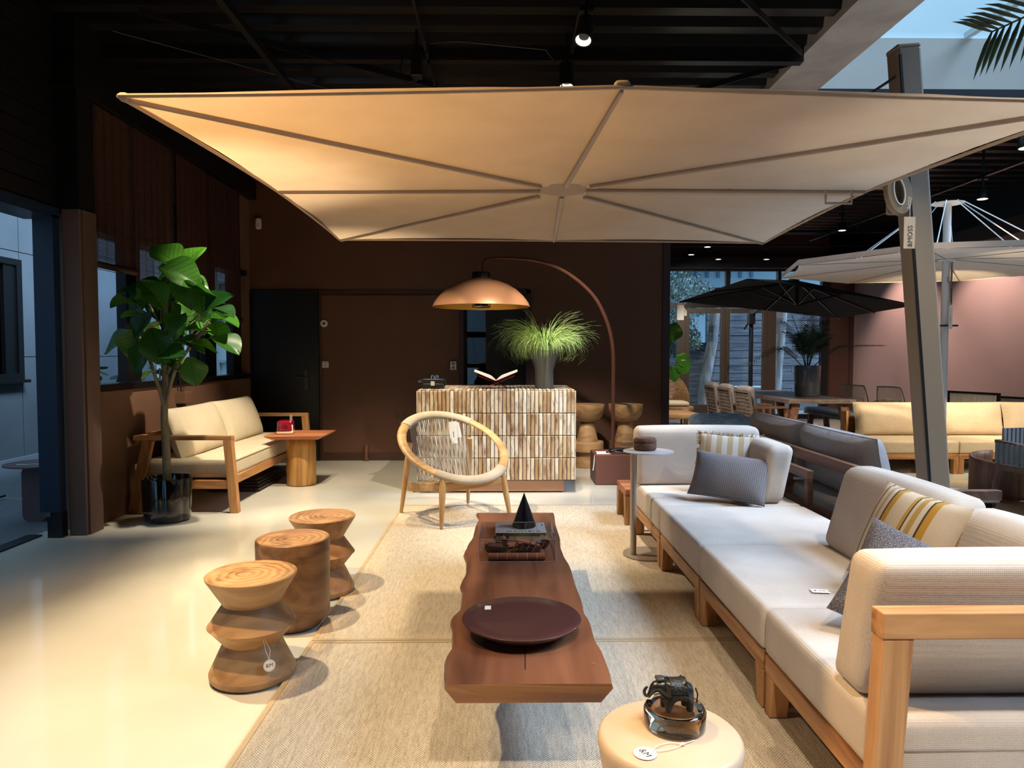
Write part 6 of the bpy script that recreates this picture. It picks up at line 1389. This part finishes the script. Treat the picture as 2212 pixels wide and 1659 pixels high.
obj('hub_post', MB().cyl((4.64, 11.2, 2.15), (4.64, 11.2, 2.58), .028), BLACKM, t, W=True); obj('hub_cap', MB().cyl((4.64, 11.2, 2.58), (4.64, 11.2, 2.615), .09), DARKC, t, W=True)
obj('pole', MB().cyl((4.60, 13.15, 0), (4.60, 13.15, 2.2), .04), M('pole_blue_black', '#1c2530', .4, metal=.4), t, W=True, smooth=True)
obj('boom', MB().beam((4.60, 13.15, 2.13), (4.64, 11.25, 2.63), .05, .06), D.materials['black_strut'], t, W=True); obj('crank_joint', MB().cb((4.58, 13.1, 2.05), (.12, .12, .2)), BLACKM, t, W=True, bev=.01); obj('base_plate', MB().box(4.25, 4.95, 12.95, 13.55, .0, .05).xf(lambda p: p), BLACKM, t, W=True)
obj('crank_handle', MB().beam((4.5, 13.05, 1.95), (4.42, 13.0, 1.86), .02, .03), BLACKM, t, W=True)
hang_tag('price_tag', 'white tag hanging from the left tip of the black parasol', (2.86, 11.46, 2.19), 0, .11, .24, False); hang_tag('price_tag', 'narrow grey tag beside the white one on the black parasol tip', (2.95, 11.5, 2.20), .3, .05, .18)
# green rope chairs by the mauve wall
GRM = M('green_grey_metal', '#8a8f74', .4)
def gchair(loc, rz, label):
    t = thing('rope_dining_chair', label, 'chair', loc, rz, 'green grey rope chairs by the mauve wall')
    def loop(P, r=.011): return MB().tube(smoothpath([Vector(p) for p in P]), r, 7)
    obj('back_frame', loop([(-.22, .22, .42), (-.25, .27, .62), (-.22, .32, .84), (-.17, .335, .875), (.17, .335, .875), (.22, .32, .84), (.25, .27, .62), (.22, .22, .42)]), GRM, t, smooth=True)
    for s_ in (-1, 1): obj('side_frame', loop([(s_ * .26, .24, .0), (s_ * .27, .22, .3), (s_ * .28, .20, .56), (s_ * .29, .1, .63), (s_ * .29, -.2, .64), (s_ * .27, -.27, .60), (s_ * .26, -.28, .3), (s_ * .26, -.3, 0)]), GRM, t, smooth=True)
    obj('seat_frame', MB().tube([(-.24, -.25, .43), (.24, -.25, .43), (.24, .23, .42), (-.24, .23, .42)], .011, 7, close=True), GRM, t, smooth=True)
    for k in range(17): x = -.20 + k * .025; obj('back_cord', MB().tube([(x, .235, .44), (x, .285, .66), (x, .33, .87)], .005, 4), GRM, t)
    for k in range(17): x = -.22 + k * .0275; obj('seat_cord', MB().tube([(x, -.25, .435), (x, .23, .425)], .005, 4), GRM, t)
    return t
g1 = gchair((5.75, 10.35, .0), radians(115), 'left one of the two green grey rope chairs'); g1.location = (6.2, 11.8, 0)
dup(g1, (6.45, 11.35, 0), radians(112), 'right one of the two green grey rope chairs'); g1.location = (6.18, 12.0, 0)
# framed textiles leaning at the wall, dark lamp
def art(loc, label, w, h):
    t = thing('framed_textile', label, 'picture', loc, radians(-68)); obj('frame', MB().box(-w / 2, w / 2, -.02, .02, 0, .03).box(-w / 2, w / 2, -.02, .02, h - .03, h).box(-w / 2, -w / 2 + .03, -.02, .02, .03, h - .03).box(w / 2 - .03, w / 2, -.02, .02, .03, h - .03), BLACKM, t)
    obj('textile', MB().box(-w / 2 + .03, w / 2 - .03, -.01, .01, .03, h - .03), M('cream_textile', '#c8c3ba', .9, c2='#a9a39a', ns=20, stretch=(4, 1, .3), bump=.8, bs=40, bstretch=(4, 1, .3)), t); return t
art((6.75, 10.1, 0), 'black framed cream textile standing behind the middle ecru cushion', .75, .86); art((7.2, 9.95, 0), 'black framed pale picture at the right picture edge', .55, .80)
t = thing('basket_with_lamp', 'dark woven object with a copper coloured cone behind the ecru cushions', 'ornament', (6.35, 10.6, 0)); obj('stand', MB().cyl((0, 0, 0), (0, 0, .72), .10, n=20), BLACKM, t); obj('woven_ball', MB().lathe([(.001, .72), (.10, .74), (.15, .82), (.13, .90), (.05, .94), (.001, .94)], 24), M('black_weave', '#1a1817', .8, c2='#36332f', ns=60, bump=1, bs=90), t, smooth=True)
obj('cone', MB().lathe([(.12, .58), (.04, .74)], 24, (.12, -.1, 0)), M('copper_cone', '#a56a48', .4), t, smooth=True)
# rattan pieces and plant left of the far door
RAT = wood('rattan', '#a8845f', '#8d6a49', '#5d432e', axis=0, scale=3, rough=.7)
t = thing('rattan_lounge_chair', 'round backed rattan lounge chair beside the wall end', 'chair', (3.28, 13.6, 0)); 
for k in range(16):
    a0 = k * pi / 15; obj('back_cane', MB().tube([(-.02 + .38 * cos(a) * (1 - k * .055), .25 - .1 * sin(a), .45 + .52 * sin(a) * (1 - k * .055)) for a in [j * pi / 14 for j in range(15)]], .012, 5), RAT, t, smooth=True)
obj('seat', MB().cyl((0, 0, .34), (0, 0, .40), .38, n=32), RAT, t, bev=.01); obj('cushion', MB().soft(.5, .5, .1, r=.05, puff=.01, n=4).xf(lambda p: p + V(0, 0, .45)), CUSHW, t, smooth=True)
for a in (.8, 2.4, 4.0, 5.5): obj('leg', MB().cyl((.3 * cos(a), .3 * sin(a), 0), (.28 * cos(a), .28 * sin(a), .34), .018, n=8), BLACKM, t)
t = thing('woven_bench', 'woven rope bench with light wooden legs beside the wall end', 'bench', (2.75, 10.9, 0)); obj('seat', MB().soft(.55, .75, .08, r=.02, puff=-.01, n=4).xf(lambda p: p + V(-.08, 0, .47)), fabric('woven_seat', '#b08b67', '#94704e', scale=300, bump=1), t, smooth=True)
for a in (-.34, .16):
    for b in (-.36, .36): obj('leg', MB().box(a - .025, a + .025, b - .025, b + .025, 0, .52), OAK, t, bev=.004)
t = thing('fiddle_leaf_plant', 'potted fiddle leaf plant half hidden by the wall end', 'plant', (2.72, 12.4, 0)); obj('pot', MB().lathe([(.13, 0), (.17, .35), (.15, .35), (.001, .30)], 28), POTG, t, smooth=True); obj('trunk', MB().tube([(0, 0, .3), (.03, 0, .9), (.05, 0, 1.6)], .02, 8), TR, t, smooth=True)
for i, (x, z, rr, s_) in enumerate(((.20, 1.62, 75, 1.3), (.30, 1.38, -30, 1.2), (.16, 1.45, 120, 1.0), (.34, 1.30, -55, 1.1), (.12, 1.28, -90, 1.0), (.22, 1.2, -75, 1.0), (-.1, 1.5, 150, 1.2), (-.15, 1.3, 200, 1.1), (.05, 1.7, 95, 1.1))):
    o = D.objects.new('leaf', LM[i % 3]); col.objects.link(o); o.parent = t; o.rotation_euler = (radians(62), 0, 0); a = radians(rr); d = V(cos(a), -.2, sin(a)).normalized(); nn = V(0, -1, .25); xv = d.cross(nn).normalized(); zv = xv.cross(d).normalized()
    o.matrix_local = Matrix.Translation(V(x, 0, z)) @ Matrix((xv, d, zv)).transposed().to_4x4() @ Matrix.Scale(s_ * 1.15, 4)
# ------------------------------------------------------------------ tall palm beside the sofa, one frond in view
t = thing('kentia_palm', 'tall palm whose frond hangs in front of the skylight at the upper right corner', 'plant', (3.15, 2.35, 0))
obj('pot', MB().lathe([(.17, 0), (.2, .4), (.185, .4), (.001, .36)], 32), POTG, t, smooth=True); obj('trunk', MB().tube([(0, 0, .36), (.02, 0, 1.2), (0, 0, 2.6)], [.04, .035, .025], 10), TR, t, smooth=True)
PG = M('frond_green', '#3d5238', .5, c2='#2f4330', ns=12)
def leaflets(P, n, L0, w, seed):
    rnd = random.Random(seed); pts = smoothpath([Vector(p) for p in P], 6); N_ = len(pts)
    f_ = obj('frond', MB().tube(pts, [.012 * (1 - .75 * k / N_) for k in range(N_)], 6), PG, t, smooth=True)
    for k in range(n):
        f = .25 + .75 * k / (n - 1); q = min(N_ - 2, int(f * (N_ - 1))); p = pts[q].lerp(pts[q + 1], f * (N_ - 1) - q); tg = (pts[min(q + 2, N_ - 1)] - pts[q]).normalized()
        sd = tg.cross(Vector((0, -1, .15))).normalized(); ll = L0 * (1 - .45 * f) * rnd.uniform(.9, 1.08)
        for s_ in (-1, 1):
            d = (sd * s_ * .8 + tg * .62).normalized(); c0 = Vector((0, -1, 0)); dr = Vector((0, 0, -.12 if s_ > 0 else -.10)) * ll
            sw = d.cross(c0).normalized() * w; m = MB(); a, b, e_ = p + d * ll * .3 + dr * .15, p + d * ll * .7 + dr * .5, p + d * ll + dr * 1.3
            m.add([p - sw * .35, p + sw * .35, a + sw, a - sw, b + sw * .8, b - sw * .8, e_, p + c0 * .006, a + c0 * .012, b + c0 * .01], [(0, 7, 8, 3), (7, 1, 2, 8), (3, 8, 9, 5), (8, 2, 4, 9), (5, 9, 6), (9, 4, 6)])
            obj('leaflet', m, PG, f_, smooth=True)
    return f_
leaflets([(0, 0, 2.5), (-.25, .25, 2.93), (-.62, .5, 2.93), (-1.04, .75, 2.79)], 34, .34, .0115, 1)
leaflets([(0, 0, 2.5), (.2, -.2, 2.95), (.6, -.4, 3.0), (1.0, -.5, 2.7)], 22, .38, .012, 2)
leaflets([(0, 0, 2.5), (.2, .3, 2.9), (.4, .8, 2.9), (.5, 1.2, 2.6)], 22, .38, .012, 3)
leaflets([(0, 0, 2.5), (-.05, -.3, 2.9), (-.1, -.8, 3.0), (-.1, -1.2, 2.8)], 22, .38, .012, 4)
